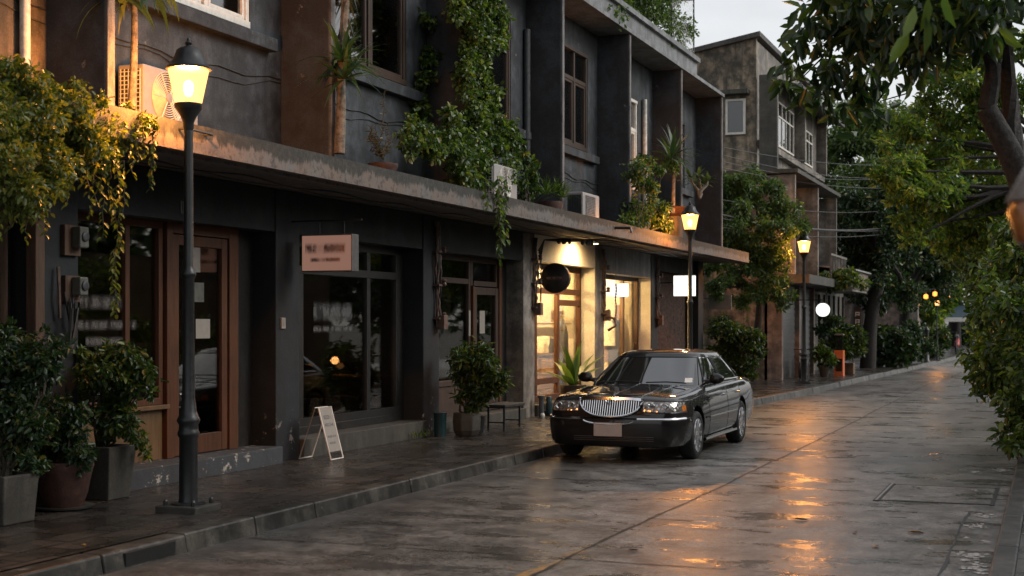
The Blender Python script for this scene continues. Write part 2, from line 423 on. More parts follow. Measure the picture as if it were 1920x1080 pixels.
def strand_leaves(paths, step, L, W, mat, name, parent, lv=.3, spread=.9):
    P, A, Nn = [], [], []
    for p in paths:
        p = np.asarray(p); seg = np.linalg.norm(np.diff(p, axis=0), axis=1); tot = seg.sum(); cum = np.r_[0, np.cumsum(seg)]
        m = max(2, int(tot / step)); s = np.linspace(0, tot, m)
        q = np.stack([np.interp(s, cum, p[:, i]) for i in range(3)], 1)
        dr = unit(np.gradient(q, axis=0)); ang = rng.uniform(0, 6.28, m)
        sd = np.stack([np.cos(ang), np.sin(ang), np.zeros(m)], 1)
        P.append(q); A.append(unit(sd * spread + dr * .5)); Nn.append(unit(np.array([0, 0, 1.]) + sd * .5 + rng.normal(0, .3, (m, 3))))
    P = np.concatenate(P); A = np.concatenate(A); Nn = np.concatenate(Nn); s = rng.uniform(1 - lv, 1 + lv, len(P))
    V, F = leaf_arrays(P, A, Nn, L * s, W * s, .15, .35)
    return npmesh(name, V, F, mat, parent)
def rosette(V, F, c, n, L, Wd, up=(.1, 1.2), droop=.9, seg=6, axis=(0, 0, 1)):
    """strap leaves fountaining from c, appended to lists V, F"""
    for k in range(n):
        a = rng.uniform(0, 6.28); e = rng.uniform(*up); l = L * rng.uniform(.7, 1.1)
        h = np.array((math.cos(a), math.sin(a), 0)); d = h * math.cos(e) + np.array((0, 0, 1)) * math.sin(e)
        sd = np.array((-h[1], h[0], 0)); p = np.array(c, float) + d * .03; o = sum(len(v) for v in V)
        vv = []
        for i in range(seg + 1):
            t = i / seg; w_ = Wd * (.45 + .55 * math.sin(math.pi * min(1, t * 1.15 + .12))) * (1 - t ** 4)
            vv += [p + sd * w_ * .5 + np.array((0, 0, w_ * .15)), p - sd * w_ * .5 + np.array((0, 0, w_ * .15))]
            d = d - np.array((0, 0, 1)) * droop * (l / seg) / L * (.4 + 1.6 * t); d = d / np.linalg.norm(d); p = p + d * l / seg
        V.append(np.array(vv)); F.append(np.array([(o + 2 * i, o + 2 * i + 1, o + 2 * i + 3, o + 2 * i + 2) for i in range(seg)]))

def smudge_mat(key, col):
    """print so soft that the words cannot be read"""
    g = NT(key); tc = g.n("ShaderNodeTexCoord").outputs["Generated"]; x, y, z = g.n("ShaderNodeSeparateXYZ", {0: tc}).outputs[:3]
    t = g.math('MAXIMUM', x, y)
    def soft(v, e): return g.math('MULTIPLY', g.n("ShaderNodeMapRange", {"Value": v, "From Min": 0., "From Max": e}, interpolation_type='SMOOTHSTEP').outputs[0], g.n("ShaderNodeMapRange", {"Value": v, "From Min": 1., "From Max": 1 - e}, interpolation_type='SMOOTHSTEP').outputs[0])
    wn = g.n("ShaderNodeTexNoise", {"Vector": g.n("ShaderNodeMapping", {"Vector": g.pos, "Scale": (1, 1, .25)}).outputs[0], "Scale": 9., "Detail": 3.}).outputs[0]
    ln = g.n("ShaderNodeTexNoise", {"Vector": g.n("ShaderNodeMapping", {"Vector": g.pos, "Scale": (1, 1, .5)}).outputs[0], "Scale": 42., "Detail": 2.}).outputs[0]
    m = g.math('MULTIPLY', g.math('MULTIPLY', soft(z, .42), soft(t, .06)), g.math('MULTIPLY', g.ramp(wn, .38, .5, .25, 1.), g.ramp(ln, .35, .65, .72, 1.)))
    M[key] = g.done(g.n("ShaderNodeMixShader", {0: m, 1: g.n("ShaderNodeBsdfTransparent").outputs[0], 2: g.pbr(col, .6)}).outputs[0])
smudge_mat('smudge_pale', (.085, .072, .064)); smudge_mat('smudge_dim', (.07, .067, .064)); smudge_mat('smudge_pink', (.16, .09, .075)); smudge_mat('smudge_grey', (.16, .15, .145))
def smudge(y0, y1, z0, z1, X, axis='x'):
    return MB().quad((X, y0, z0), (X, y1, z0), (X, y1, z1), (X, y0, z1)) if axis == 'x' else MB().quad((y0, X, z0), (y1, X, z0), (y1, X, z1), (y0, X, z1))
# ================================================================== the setting
KL = [(-6.72, -12), (-6.72, 24), (-6.5, 31), (-6.05, 38.7), (-5.9, 45), (-5.45, 56), (-4.9, 73), (-4.3, 95), (-3.2, 140)]
KR = [(-.45, -12), (-.45, 40), (-.1, 60), (.7, 80), (2.2, 110), (5., 140)]
def kx(K, y): return float(np.interp(y, [p[1] for p in K], [p[0] for p in K]))
structure(MB().quad((-400, -60, -.03), (400, -60, -.03), (400, 900, -.03), (-400, 900, -.03)), 'ground', 'ground')
ys = list(range(-12, 141, 4))
rd = MB()
for a, b in zip(ys[:-1], ys[1:]): rd.quad((kx(KL, a) - .1, a, 0), (kx(KR, a) + .1, a, 0), (kx(KR, b) + .1, b, 0), (kx(KL, b) - .1, b, 0))
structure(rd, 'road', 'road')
pv, kb = MB(), MB()
ysk = sorted(set(ys) | {24, 31})
for a, b in zip(ysk[:-1], ysk[1:]):
    xa, xb = kx(KL, a) - .22, kx(KL, b) - .22
    pv.quad((-12, a, .15), (xa, a, .15), (xb, b, .15), (-12, b, .15))
y = -12.
i = 0
while y < 139:                                   # kerb stones about 1.1 m long, a little uneven
    L = min(1.1 if y < 60 else 4., 139 - y + .01); e = rng.uniform(-.008, .008); dz = rng.uniform(-.008, .006)
    if not (9.12 < y < 9.14):
        a, b = y, y + L - .012
        xa, xb = kx(KL, a) + e, kx(KL, b) + e
        v = [(xa - .22, a, -.02), (xa + .02, a, -.02), (xb + .02, b, -.02), (xb - .22, b, -.02),
             (xa - .22, a, .152 + dz), (xa - .012, a, .152 + dz), (xb - .012, b, .152 + dz), (xb - .22, b, .152 + dz)]
        kb.add(v, [(0, 3, 2, 1), (4, 5, 6, 7), (0, 1, 5, 4), (1, 2, 6, 5), (2, 3, 7, 6), (3, 0, 4, 7)])
    y += L; i += 1
structure(pv, 'pavement', 'pavement')
structure(kb, 'kerb', 'kerb_stone', bevel=.018)
tag(MB().box(-6.74, -6.694, 9.14, 9.8, .015, .118).build('drain_inlet', 'black_trim'), 'dark slot of the drain opening in the left kerb below the nearest street lamp', 'drain inlet')
pr, kr = MB(), MB()
for a, b in zip(ys[:-1], ys[1:]):
    pr.quad((kx(KR, a) + .2, a, .11), (9, a, .11), (9, b, .11), (kx(KR, b) + .2, b, .11))
    for q in range(2):
        c, d = a + q * 2, a + q * 2 + 1.985
        xc, xd = kx(KR, c), kx(KR, d)
        kr.add([(xc, c, -.02), (xc + .2, c, -.02), (xd + .2, d, -.02), (xd, d, -.02), (xc + .02, c, .115), (xc + .2, c, .115), (xd + .2, d, .115), (xd + .02, d, .115)],
               [(0, 3, 2, 1), (4, 5, 6, 7), (0, 1, 5, 4), (1, 2, 6, 5), (2, 3, 7, 6), (3, 0, 4, 7)])
structure(pr, 'pavement', 'pavement'); structure(kr, 'kerb', 'kerb_stone', bevel=.02)
# joints and cracks of the concrete road, ragged strips on the surface
jt = MB()
def ragged(p, q, w0, step=.16, amp=.018, skip=.0):
    p = np.array(p); q = np.array(q); L = np.linalg.norm(q - p); n = max(2, int(L / step)); d = (q - p) / L; nn = np.array((-d[1], d[0]))
    t = np.linspace(0, 1, n); off = np.cumsum(rng.normal(0, amp * .5, n)); off -= np.linspace(off[0], off[-1], n)
    off = np.clip(off, -.05, .05); ww = w0 * rng.uniform(.45, 1.5, n)
    for i in range(n - 1):
        if rng.uniform() < skip: continue
        a, b = p + d * L * t[i] + nn * off[i], p + d * L * t[i + 1] + nn * off[i + 1]
        jt.quad(*[(*z, .004) for z in (a - nn * ww[i], b - nn * ww[i + 1], b + nn * ww[i + 1], a + nn * ww[i])])
ragged((-3.62, 4), (-3.62, 46), .016, .2, .016)
ragged((-3.5, 46), (-2.6, 90), .02, .6, .03)
for yy in (10.82, 16.35, 22.1, 27.0, 31.7, 37.3, 43, 49, 55): ragged((kx(KL, yy) + .1, yy), (kx(KR, yy) - .05, yy - .02), .009 if yy < 25 else .016, .18, .015, .12)
ragged((-.78, 5), (-.78, 14.9), .012, .2, .012)
for q in range(26):
    yy = rng.uniform(10, 34); xx = rng.uniform(-5.6, -.9); l = rng.uniform(.15, .7)
    ragged((xx, yy), (xx + l, yy + rng.normal(0, .06)), .012, .08, .02, .2)
structure(jt, 'road_joint', 'crack')
yp = MB().quad((-3.80, 9.2, .0035), (-3.635, 9.2, .0035), (-3.632, 10.72, .0035), (-3.70, 10.62, .0035), (-3.76, 10.3, .0035))
yp.quad((-3.74, 10.9, .0035), (-3.64, 10.9, .0035), (-3.63, 11.25, .0035), (-3.71, 11.2, .0035))
structure(yp, 'road_marking', 'yellow_paint')
sp = MB()  # clusters of small white specks lying on the road
for (x, y_, r) in ((-.66, 13.9, .10), (-.72, 13.1, .05), (-.62, 12.1, .13), (-.54, 11.5, .12), (-.62, 14.6, .10), (-.95, 12.35, .035), (-.55, 12.9, .06), (-.6, 19.3, .12), (-.9, 18.9, .08), (-2.0, 26.5, .07), (-.85, 16.9, .06)):
    for b in range(int(26 * min(1, r / .1)) + 5):
        q = r * rng.uniform(.06, .34); cx, cy = x + rng.normal(0, r * .45), y_ + rng.normal(0, r * 1.0); n = 9
        sp.quad(*[(cx + q * rng.uniform(.5, 1.2) * math.cos(2 * math.pi * k / n), cy + 1.3 * q * rng.uniform(.5, 1.2) * math.sin(2 * math.pi * k / n), .0055 + .00004 * b) for k in range(n)])
structure(sp, 'white_specks', 'speck_white')
hatch = thing('drain_cover', 'rectangular concrete drain cover with dark edges set in the road by the right kerb', 'drain cover', (-1.2, 16.4, 0))
MB().box(-1.72, -.62, 15.62, 17.1, -.015, .006).build('cover_slab', 'road', hatch, bevel=.004)
fr = MB(); fr.box(-1.80, -1.735, 15.5, 17.2, -.01, .009); fr.box(-.61, -.57, 15.5, 17.2, -.01, .007); fr.box(-1.735, -.61, 15.55, 15.61, -.01, .007); fr.box(-1.735, -.61, 17.11, 17.16, -.01, .007)
fr.build('cover_frame', 'black_trim', hatch)
MB().box(-1.775, -1.755, 15.5, 17.2, .009, .013).build('edge_rail', 'zinc', hatch)
for x, y_ in ((-1.45, 15.95), (-1.5, 16.7), (-.85, 15.95), (-.85, 16.75)): MB().lathe([(.035, .0065), (.03, .0075)], (x, y_, 0), 8).build('lifting_hole', 'black_trim', hatch)
# fallen leaves, each one a thing
LF = []
def fallen(x, y_, s, rz, m, label):
    V, F = leaf_arrays(np.zeros((1, 3)), np.array([[1., 0, .04]]), np.array([[0, .1, 1.]]), np.array([s]), np.array([s * .5]), .14, .08)
    o = npmesh('fallen_leaf', V, F, m); o.location = (x, y_, .012 if y_ > 0 else 0); o.rotation_euler = (0, 0, rz)
    return tag(o, label, 'leaf', 'leaves fallen on the wet road')
fallen(-1.24, 13.2, .17, .3, 'yellow_leaf', 'largest orange yellow leaf lying on the wet road by the right kerb')
fallen(-1.42, 12.25, .1, 1.2, 'yellow_leaf', 'small ochre leaf on the road nearest the bottom edge of the photo')
fallen(-1.65, 13.0, .10, 2., 'brown_leaf', 'small dark brown leaf left of the orange leaf on the road')
fallen(-2.35, 13.7, .16, .1, 'brown_leaf', 'long curled brown leaf flat on the road below the drain cover')
fallen(-3.3, 11.3, .12, .9, 'brown_leaf', 'thin brown leaf beside the centre joint at the bottom of the road')
for q in range(16):
    x, y_ = (rng.uniform(-8.6, -6.9), rng.uniform(9, 18)) if q < 9 else (rng.uniform(-6, -1), rng.uniform(10, 30))
    o = fallen(x, y_, rng.uniform(.05, .09), rng.uniform(0, 6), 'brown_leaf' if q % 3 else 'yellow_leaf', 'small withered leaf lying on wet paving' if q < 9 else 'small withered leaf lying out on the wet road')
    o.location.z = .158 if q < 9 else .01

# ================================================================== the shophouse terrace
FX, WX, SX, AX = -8.38, -9.1, -9.42, -7.9      # fin edge, wall, shopfront, canopy edge
FY = [6.75, 11.22, 15.67, 20.12, 24.55, 28.95, 33.42, 37.88]
ZC, ZR = 3.58, 8.04
def part(root, name, mat, fn, parent=None, **kw):
    mb = MB(); fn(mb); return mb.build(name, mat, parent or root, **kw)
def window(root, y0, y1, z0, z1, cols, tz, mat, X=WX, curtain=None, glassm='window_glass', t=.07):
    f = MB(); d0, d1 = X - .10, X - .01
    f.box(d0, d1 + .02, y0, y1, z0, z0 + t * 1.2); f.box(d0, d1 + .02, y0, y1, z1 - t, z1)
    f.box(d0, d1, y0, y0 + t, z0 + t * 1.2, z1 - t); f.box(d0, d1, y1 - t, y1, z0 + t * 1.2, z1 - t)
    xs = np.linspace(y0, y1, cols + 1)
    for c in xs[1:-1]: f.box(d0 + .003, d1 - .004, c - t * .6, c + t * .6, z0 + t * 1.2, z1 - t)
    if tz:
        for a, b in zip(xs[:-1], xs[1:]): f.box(d0 + .006, d1 - .008, a + t * .65, b - t * .65, tz - t * .6, tz + t * .6)
    for a, b in zip(xs[:-1], xs[1:]):               # sashes
        top = (tz - t * .62) if tz else z1 - t
        a2, b2 = a + t * 1.02, b - t * 1.02
        f.box(d0 + .01, d1 - .02, a2, a2 + .05, z0 + t * 1.25, top); f.box(d0 + .01, d1 - .02, b2 - .05, b2, z0 + t * 1.25, top)
        f.box(d0 + .01, d1 - .02, a2 + .05, b2 - .05, z0 + t * 1.25, z0 + t * 2.1); f.box(d0 + .01, d1 - .02, a2 + .05, b2 - .05, top - .05, top)
    o = f.build('window', mat, root, bevel=.006)
    MB().box(X - .07, X - .062, y0 + .03, y1 - .03, z0 + .03, z1 - .03).build('pane', glassm, o)
    if curtain:
        V, F = [], []
        for a, b in curtain:
            n = 26; yy = np.linspace(a, b, n)
            for k, q in enumerate(yy): V += [(X - .2 - .025 * math.sin(k * 1.7), q, z0 + .05), (X - .2 - .025 * math.sin(k * 1.7 + .3), q, z1 - .1)]
            o_ = len(V) - 2 * n
            F += [(o_ + 2 * k, o_ + 2 * k + 2, o_ + 2 * k + 3, o_ + 2 * k + 1) for k in range(n - 1)]
        npmesh('curtain', np.array(V), np.array(F), 'white_cloth', o)
    return o
def upper_floor(root, i, wy, wz=(5.47, 7.47), cols=2, tz=6.87, mat='brown_wood', curtain=None, wallm='dark_plaster', parapet=True, pipe=None):
    a, b = FY[i], FY[i + 1]
    w = MB()
    if wy:
        y0, y1 = wy; z0, z1 = wz
        w.box(WX - .2, WX, a, b, ZC + .085, z0 - .0); w.box(WX - .2, WX, a, b, z1, ZR)
        w.box(WX - .2, WX, a, y0, z0, z1); w.box(WX - .2, WX, y1, b, z0, z1)
    else: w.box(WX - .2, WX, a, b, ZC + .085, ZR)
    w.build('wall', wallm, root)
    part(root, 'fin', 'fin_plaster', lambda m: m.box(WX, FX, a - .055, a + .055, ZC + .085, ZR), bevel=.008)
    if i == 6: part(root, 'fin', 'fin_plaster', lambda m: m.box(WX, FX, b - .055, b + .055, ZC + .085, ZR), bevel=.008)
    e = .06 if i == 6 else 0
    def rf(m):
        m.box(-13, FX + .05, a, b + e, ZR, ZR + .085)
        if parapet:
            pb = b if i < 6 else 35.2
            if pb > a:
                m.box(FX - .16, FX - .06, a, pb, ZR + .085, 8.5); m.box(FX - .22, FX + .03, a, pb, 8.5, 8.61)
    part(root, 'roof', 'roof_concrete', rf)
    def aw(m):
        m.box(WX - .2, AX - .13, a, b + (1.2 if i == 6 else 0), ZC + .012, ZC + .085)
        m.box(AX - .13, AX, a, b + (1.2 if i == 6 else 0), ZC, 3.86)
        m.box(AX - .32, AX - .14, a, b + (1.2 if i == 6 else 0), ZC - .03, ZC + .011)
    part(root, 'awning', 'awning_concrete', aw)
    cz = [(WX + .012, y, 4.9 + .05 * math.sin(y * 1.3) + .03 * math.sin(y * 5)) for y in np.linspace(a + .07, b - .07, 16)]
    mb = MB(); mb.tube(cz, .008, 5); mb.tube([(x - .0, y, z - .09 + .05 * math.sin(y * 2.1)) for x, y, z in cz], .006, 5); mb.build('wall_cable', 'cable', root)
    mb = MB(); mb.tube([(AX - .5 + .02 * math.sin(y * 2), y, ZC - .055 - .02 * math.sin(y * 3.1)) for y in np.linspace(a, b, 16)], .011, 5); mb.tube([(AX - .62, y, ZC - .05 - .03 * abs(math.sin(y * 1.7))) for y in np.linspace(a, b, 20)], .008, 5); mb.build('canopy_cable', 'cable', root)
    if wy:
        part(root, 'sill', 'dark_plaster', lambda m: m.box(WX, WX + .13, max(a + .06, wy[0] - .7), min(b - .06, wy[1] + .45), 5.26, 5.42), bevel=.01)
        window(root, wy[0], wy[1], wz[0], wz[1], cols, tz, mat, curtain=curtain)
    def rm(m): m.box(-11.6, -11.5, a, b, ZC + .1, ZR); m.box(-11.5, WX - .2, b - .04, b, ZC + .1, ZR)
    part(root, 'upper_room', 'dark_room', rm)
    if pipe:
        part(root, 'drainpipe', pipe[1], lambda m: (m.tube([(WX + .07, pipe[0], ZC + .09), (WX + .07, pipe[0], pipe[2])], pipe[3], 10), m.lathe([(pipe[3] * 1.35, 5.28), (pipe[3] * 1.35, 5.4)], (WX + .07, pipe[0], 0), 10)), smooth=True)
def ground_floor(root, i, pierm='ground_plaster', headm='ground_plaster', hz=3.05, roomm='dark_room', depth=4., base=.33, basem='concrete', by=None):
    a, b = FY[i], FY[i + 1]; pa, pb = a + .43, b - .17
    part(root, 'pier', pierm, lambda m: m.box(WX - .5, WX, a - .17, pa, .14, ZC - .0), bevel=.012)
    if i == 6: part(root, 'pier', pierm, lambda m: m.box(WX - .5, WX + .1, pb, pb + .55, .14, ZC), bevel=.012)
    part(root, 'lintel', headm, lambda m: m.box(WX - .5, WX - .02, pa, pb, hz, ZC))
    part(root, 'doorstep', basem, lambda m: m.box(SX - .3, WX + .06 if i != 1 else WX + .1, pa, pb, .14, base), bevel=.012)
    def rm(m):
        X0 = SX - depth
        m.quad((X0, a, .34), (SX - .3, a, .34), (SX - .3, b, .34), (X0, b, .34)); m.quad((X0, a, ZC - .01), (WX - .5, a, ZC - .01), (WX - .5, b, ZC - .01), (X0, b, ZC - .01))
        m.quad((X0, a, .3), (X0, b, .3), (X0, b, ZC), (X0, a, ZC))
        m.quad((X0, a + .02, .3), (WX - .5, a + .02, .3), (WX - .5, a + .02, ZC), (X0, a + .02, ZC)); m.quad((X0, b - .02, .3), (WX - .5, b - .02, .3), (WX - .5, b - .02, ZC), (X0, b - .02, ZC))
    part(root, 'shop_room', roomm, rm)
    return pa, pb
def shopfront(root, y0, y1, z0, z1, posts, tz, mat, t=.08, glassm='shop_glass', d=.09, tcols=None, rails=()):
    f = MB(); x0, x1 = SX - d, SX
    f.box(x0, x1, y0, y1, z1 - t, z1); f.box(x0, x1, y0, y0 + t, z0, z1 - t); f.box(x0, x1, y1 - t, y1, z0, z1 - t); f.box(x0, x1 + .02, y0 + t, y1 - t, z0, z0 + t)
    for p in posts: f.box(x0 + .004, x1 - .004, p - t / 2, p + t / 2, z0 + t, (tz - t / 2) if tz else z1 - t)
    if tz: f.box(x0 + .002, x1 - .002, y0 + t, y1 - t, tz - t / 2, tz + t / 2)
    for p in (tcols or []): f.box(x0 + .004, x1 - .004, p - t / 2, p + t / 2, tz + t / 2, z1 - t)
    for (a, b, z) in rails: f.box(x0 + .006, x1 - .006, a, b, z - t / 2, z + t / 2)
    o = f.build('shopfront', mat, root, bevel=.006)
    MB().box(SX - d * .6, SX - d * .6 + .008, y0 + t * .5, y1 - t * .5, z0 + t * .5, z1 - t * .5).build('pane', glassm, o)
    return o
def door(root, y0, y1, z0, z1, mat, t=.11, glassm='shop_glass', bottom=.22, handle=True, hy=None):
    f = MB(); x0, x1 = SX - .05, SX + .03
    f.box(x0, x1, y0, y0 + t, z0, z1); f.box(x0, x1, y1 - t, y1, z0, z1); f.box(x0, x1 - .003, y0 + t, y1 - t, z1 - t, z1); f.box(x0, x1 - .003, y0 + t, y1 - t, z0, z0 + bottom)
    o = f.build('door', mat, root, bevel=.006)
    MB().box(SX - .015, SX - .007, y0 + t * .5, y1 - t * .5, z0 + bottom * .5, z1 - t * .5).build('pane', glassm, o)
    if handle:
        hy = hy if hy else y0 + t * .5
        MB().tube([(x1, hy, 1.15), (x1 + .05, hy, 1.17), (x1 + .05, hy, 1.48), (x1, hy, 1.5)], .012, 6).build('handle', 'steel', o, smooth=True)
    return o
def scribble(y0, y1, z0, z1, X, words, sign=1, axis='x'):
    """letter-like strokes in words, as soft as the photo shows them: widths are relative"""
    m = MB(); tot = sum(words) + .35 * (len(words) - 1); k = (y1 - y0) / tot; c = y0; h = z1 - z0
    for wd in words:
        e = c + wd * k; q = c; j = 0
        while q < e - .2 * h:
            lw = h * rng.uniform(.32, .62); lw = min(lw, e - q); ht = h * (1 if j == 0 or rng.uniform() < .2 else rng.uniform(.62, .74)); s = lw * .26
            def bx(a, b, c_, d_):
                if axis == 'x': m.box(X, X + .003, a, b, c_, d_)
                else: m.box(a, b, X - .003, X, c_, d_)
            ty = rng.integers(0, 4)
            bx(q, q + s, z0, z0 + ht)
            if ty in (0, 1): bx(q + lw * .62, q + lw * .62 + s, z0, z0 + ht * .98)
            if ty in (0, 2): bx(q + s, q + lw * .62 , z0 + ht * .8, z0 + ht * .99)
            if ty in (1, 2, 3): bx(q + s, q + lw * .62, z0 + .01 * h, z0 + ht * .2)
            if ty == 3: bx(q + s, q + lw * .55, z0 + ht * .42, z0 + ht * .58)
            q += lw; j += 1
        c = e + .35 * k
    return m
houses = []
def house(label): h = thing('shophouse', label, 'shophouse', (0, 0, 0), 'shophouses of the dark grey terrace'); return h

# --- house with slat shutters (far left)
h = house('shophouse at the left edge with dark upright slat shutters below the trailing creeper'); h.location = (-9.1, 6.75, .15)
upper_floor(h, 0, None, wallm='stained_plaster', pipe=(10.78, 'white_pipe', 7.9, .05))
pa, pb = ground_floor(h, 0)
def slats(m):
    y = pa + .05
    while y < pb - .1: m.box(SX + .02, SX + .06 + rng.uniform(0, .03), y, y + rng.uniform(.09, .13), .33, 3.05); y += .17
part(h, 'slat_shutter', 'old_slat', slats, bevel=.006)
part(h, 'shutter_backing', 'dark_room', lambda m: m.box(SX - .04, SX - .01, pa, pb, .33, 3.05))
part(h, 'timber_post', 'old_slat', lambda m: m.box(WX + .01, WX + .13, 10.86, 10.99, .15, 3.56), bevel=.01)

# --- house with the big lettered window and the timber door
h = house('shophouse with big lettered window and reddish timber glass door behind the nearest lamp'); h.location = (-9.1, 11.22, .15)
upper_floor(h, 1, (12.1, 14.88), (5.47, 7.3), 3, None, 'white_paint', pipe=(11.36, 'rust_metal', 7.9, .045))
pa, pb = ground_floor(h, 1, base=.36, basem='blue_base')
o = shopfront(h, pa, 13.55, .98, 3.05, (12.9,), None, 'red_wood')
part(h, 'stall_riser', 'honey_wood', lambda m: m.box(SX - .06, SX - .01, pa, 13.55, .36, .93), bevel=.005)
part(h, 'window_sill', 'honey_wood', lambda m: m.box(SX - .07, SX + .06, pa, 13.6, .93, .98), bevel=.006)
smudge(12.13, 12.97, 2.02, 2.22, SX - .036).build('lettering', 'smudge_pale', o)
smudge(11.95, 13.12, 1.81, 1.95, SX - .036).build('lettering', 'smudge_pale', o)
smudge(12.22, 12.9, 1.64, 1.77, SX - .036).build('lettering', 'smudge_pale', o)
smudge(12.15, 13.0, 1.49, 1.61, SX - .036).build('lettering', 'smudge_pale', o)
part(h, 'door_frame', 'red_wood', lambda m: (m.box(SX - .1, SX + .05, 13.56, 13.68, .36, 3.05), m.box(SX - .1, SX + .05, 14.86, 15.06, .36, 3.05), m.box(SX - .1, SX + .05, 13.68, 14.86, 2.93, 3.05)), bevel=.006)
d = door(h, 13.70, 14.84, .37, 2.92, 'red_wood', .12, handle=False)
MB().box(SX + .001, SX + .004, 14.2, 14.5, 1.72, 1.95).build('notice', 'paper', d)
MB().box(SX - .004, SX - .001, 14.0, 14.3, 2.5, 2.85).build('poster', 'sign_grey', d)
MB().box(SX - .004, SX - .001, 14.18, 14.38, 2.15, 2.38).build('poster', 'meter_grey', d)
part(h, 'side_panel', 'dark_frame', lambda m: m.box(SX - .08, SX - .02, 15.07, pb, .36, 3.05))

# --- house with the black framed shop window
h = house('shophouse with a tall black framed window and pink hanging sign, wooden upstairs casement'); h.location = (-9.1, 15.67, .15)
upper_floor(h, 2, (16.95, 19.32), (5.47, 7.5), 2, None, 'brown_wood')
pa, pb = ground_floor(h, 2, base=.40, basem='concrete')
o = shopfront(h, pa, pb - .2, .40, 3.05, (16.72, 18.72), 2.62, 'dark_frame', .11, glassm='shop_glass', tcols=(18.72,), rails=())
smudge(17.12, 18.3, 1.9, 2.22, SX - .045).build('lettering', 'smudge_dim', o)
smudge(17.12, 18.3, 1.76, 1.88, SX - .045).build('lettering', 'smudge_dim', o)
part(h, 'side_panel', 'dark_frame', lambda m: m.box(SX - .08, SX - .02, pb - .2, pb, .4, 3.05))
part(h, 'bottom_rail', 'dark_frame', lambda m: m.box(SX - .02, SX + .015, pa, pb - .2, .41, .62))

# --- house overgrown by the climbing vine
h = house('shophouse with a chandelier display window and plain dark door, half hidden upstairs by climbing vine'); h.location = (-9.1, 20.12, .15)
upper_floor(h, 3, (21.3, 23.72), (5.47, 7.47), 2, 6.82, 'brown_wood', curtain=[(22.6, 23.1)], pipe=(24.38, 'grey_pipe', 7.3, .065))
pa, pb = ground_floor(h, 3, base=.34, basem='concrete')
o = shopfront(h, pa, 22.62, .85, 3.05, (), 2.62, 'brown_wood', .09, tcols=())
part(h, 'stall_riser', 'brown_wood', lambda m: m.box(SX - .06, SX - .01, pa, 22.62, .34, .85))
o2 = shopfront(h, 22.63, 23.9, 2.55, 3.05, (), None, 'brown_wood', .09)
d = door(h, 22.7, 23.85, .35, 2.53, 'brown_wood', .13, hy=22.78)
MB().box(SX + .001, SX + .004, 23.02, 23.26, 1.72, 2.12).build('notice', 'paper', d)
MB().box(SX + .002, SX + .006, 22.52, 22.6, 1.68, 2.12).build('notice', 'paper', o)
part(h, 'door_frame', 'red_wood', lambda m: (m.box(SX - .1, SX + .05, 22.62, 22.69, .34, 2.54), m.box(SX - .1, SX + .05, 23.86, 23.98, .34, 3.05)), bevel=.005)
part(h, 'side_panel', 'dark_frame', lambda m: m.box(SX - .08, SX - .02, 23.98, pb, .34, 3.05))

# --- house with the lit clothes shop behind timber doors
h = house('shophouse with a brightly lit cream shop behind timber framed glass and a round black sign'); h.location = (-9.1, 24.55, .15)
upper_floor(h, 4, (25.75, 28.2), (5.47, 7.5), 3, 6.87, 'brown_wood', curtain=[(25.8, 26.2), (26.75, 27.05), (27.5, 27.75)])
pa, pb = ground_floor(h, 4, 'pale_plaster', 'cream_plaster', 3.08, 'cream_plaster', 3.2, .36)
o = shopfront(h, pa, pb, .36, 3.08, (25.95, 27.3, ), 2.55, 'red_wood', .12, 'clear_glass', tcols=(27.3,), rails=((27.36, pb - .12, 2.32), (25.1, 27.24, .75)))
part(h, 'jamb', 'cream_plaster', lambda m: m.box(SX + .001, WX - .021, pb - .016, pb - .004, .36, 3.08))
part(h, 'step_tread', 'concrete', lambda m: m.box(WX + .061, WX + .45, pa + .2, pb - .3, .14, .25), bevel=.01)
# --- house with the open clothes shop
h = house('shophouse with a lit open clothes shop under a grey lintel, white upstairs sash'); h.location = (-9.1, 28.95, .15)
upper_floor(h, 5, (30.1, 32.0), (5.0, 7.1), 2, 6.4, 'white_paint', pipe=(32.4, 'white_pipe', 7.2, .055))
pa, pb = ground_floor(h, 5, 'pale_plaster', 'roof_concrete', 3.0, 'cream_plaster', 3.2, .36)
o = shopfront(h, pa, pb, .36, 3.0, (32.0,), None, 'old_slat', .1, 'clear_glass')
part(h, 'jamb', 'cream_plaster', lambda m: m.box(SX + .001, WX - .021, pb - .016, pb - .004, .36, 3.0))
# --- house with the folding shutter
h = house('shophouse with a closed dark folding shutter behind the square white lit sign'); h.location = (-9.1, 33.42, .15)
upper_floor(h, 6, (34.6, 36.6), (5.3, 7.2), 2, 6.5, 'dark_frame')
pa, pb = ground_floor(h, 6, 'ground_plaster', 'ground_plaster', 3.2)
def fold(m):
    y = pa
    while y < pb - .12: m.add([(SX, y, .33), (SX + .07, y + .06, .33), (SX, y + .12, .33), (SX, y, 3.2), (SX + .07, y + .06, 3.2), (SX, y + .12, 3.2)], [(0, 1, 4, 3), (1, 2, 5, 4)]); y += .12
part(h, 'folding_shutter', 'rust_metal', fold)
# end walls and back of the terrace close the rooms
bk = thing('party_wall', 'tall dark end wall of the terrace beside the garden', 'wall', (-11, 37.95, 0))
MB().box(-13.0, WX - .02, 37.95, 38.15, .0, ZR - .01).build('wall', 'dark_plaster', bk)
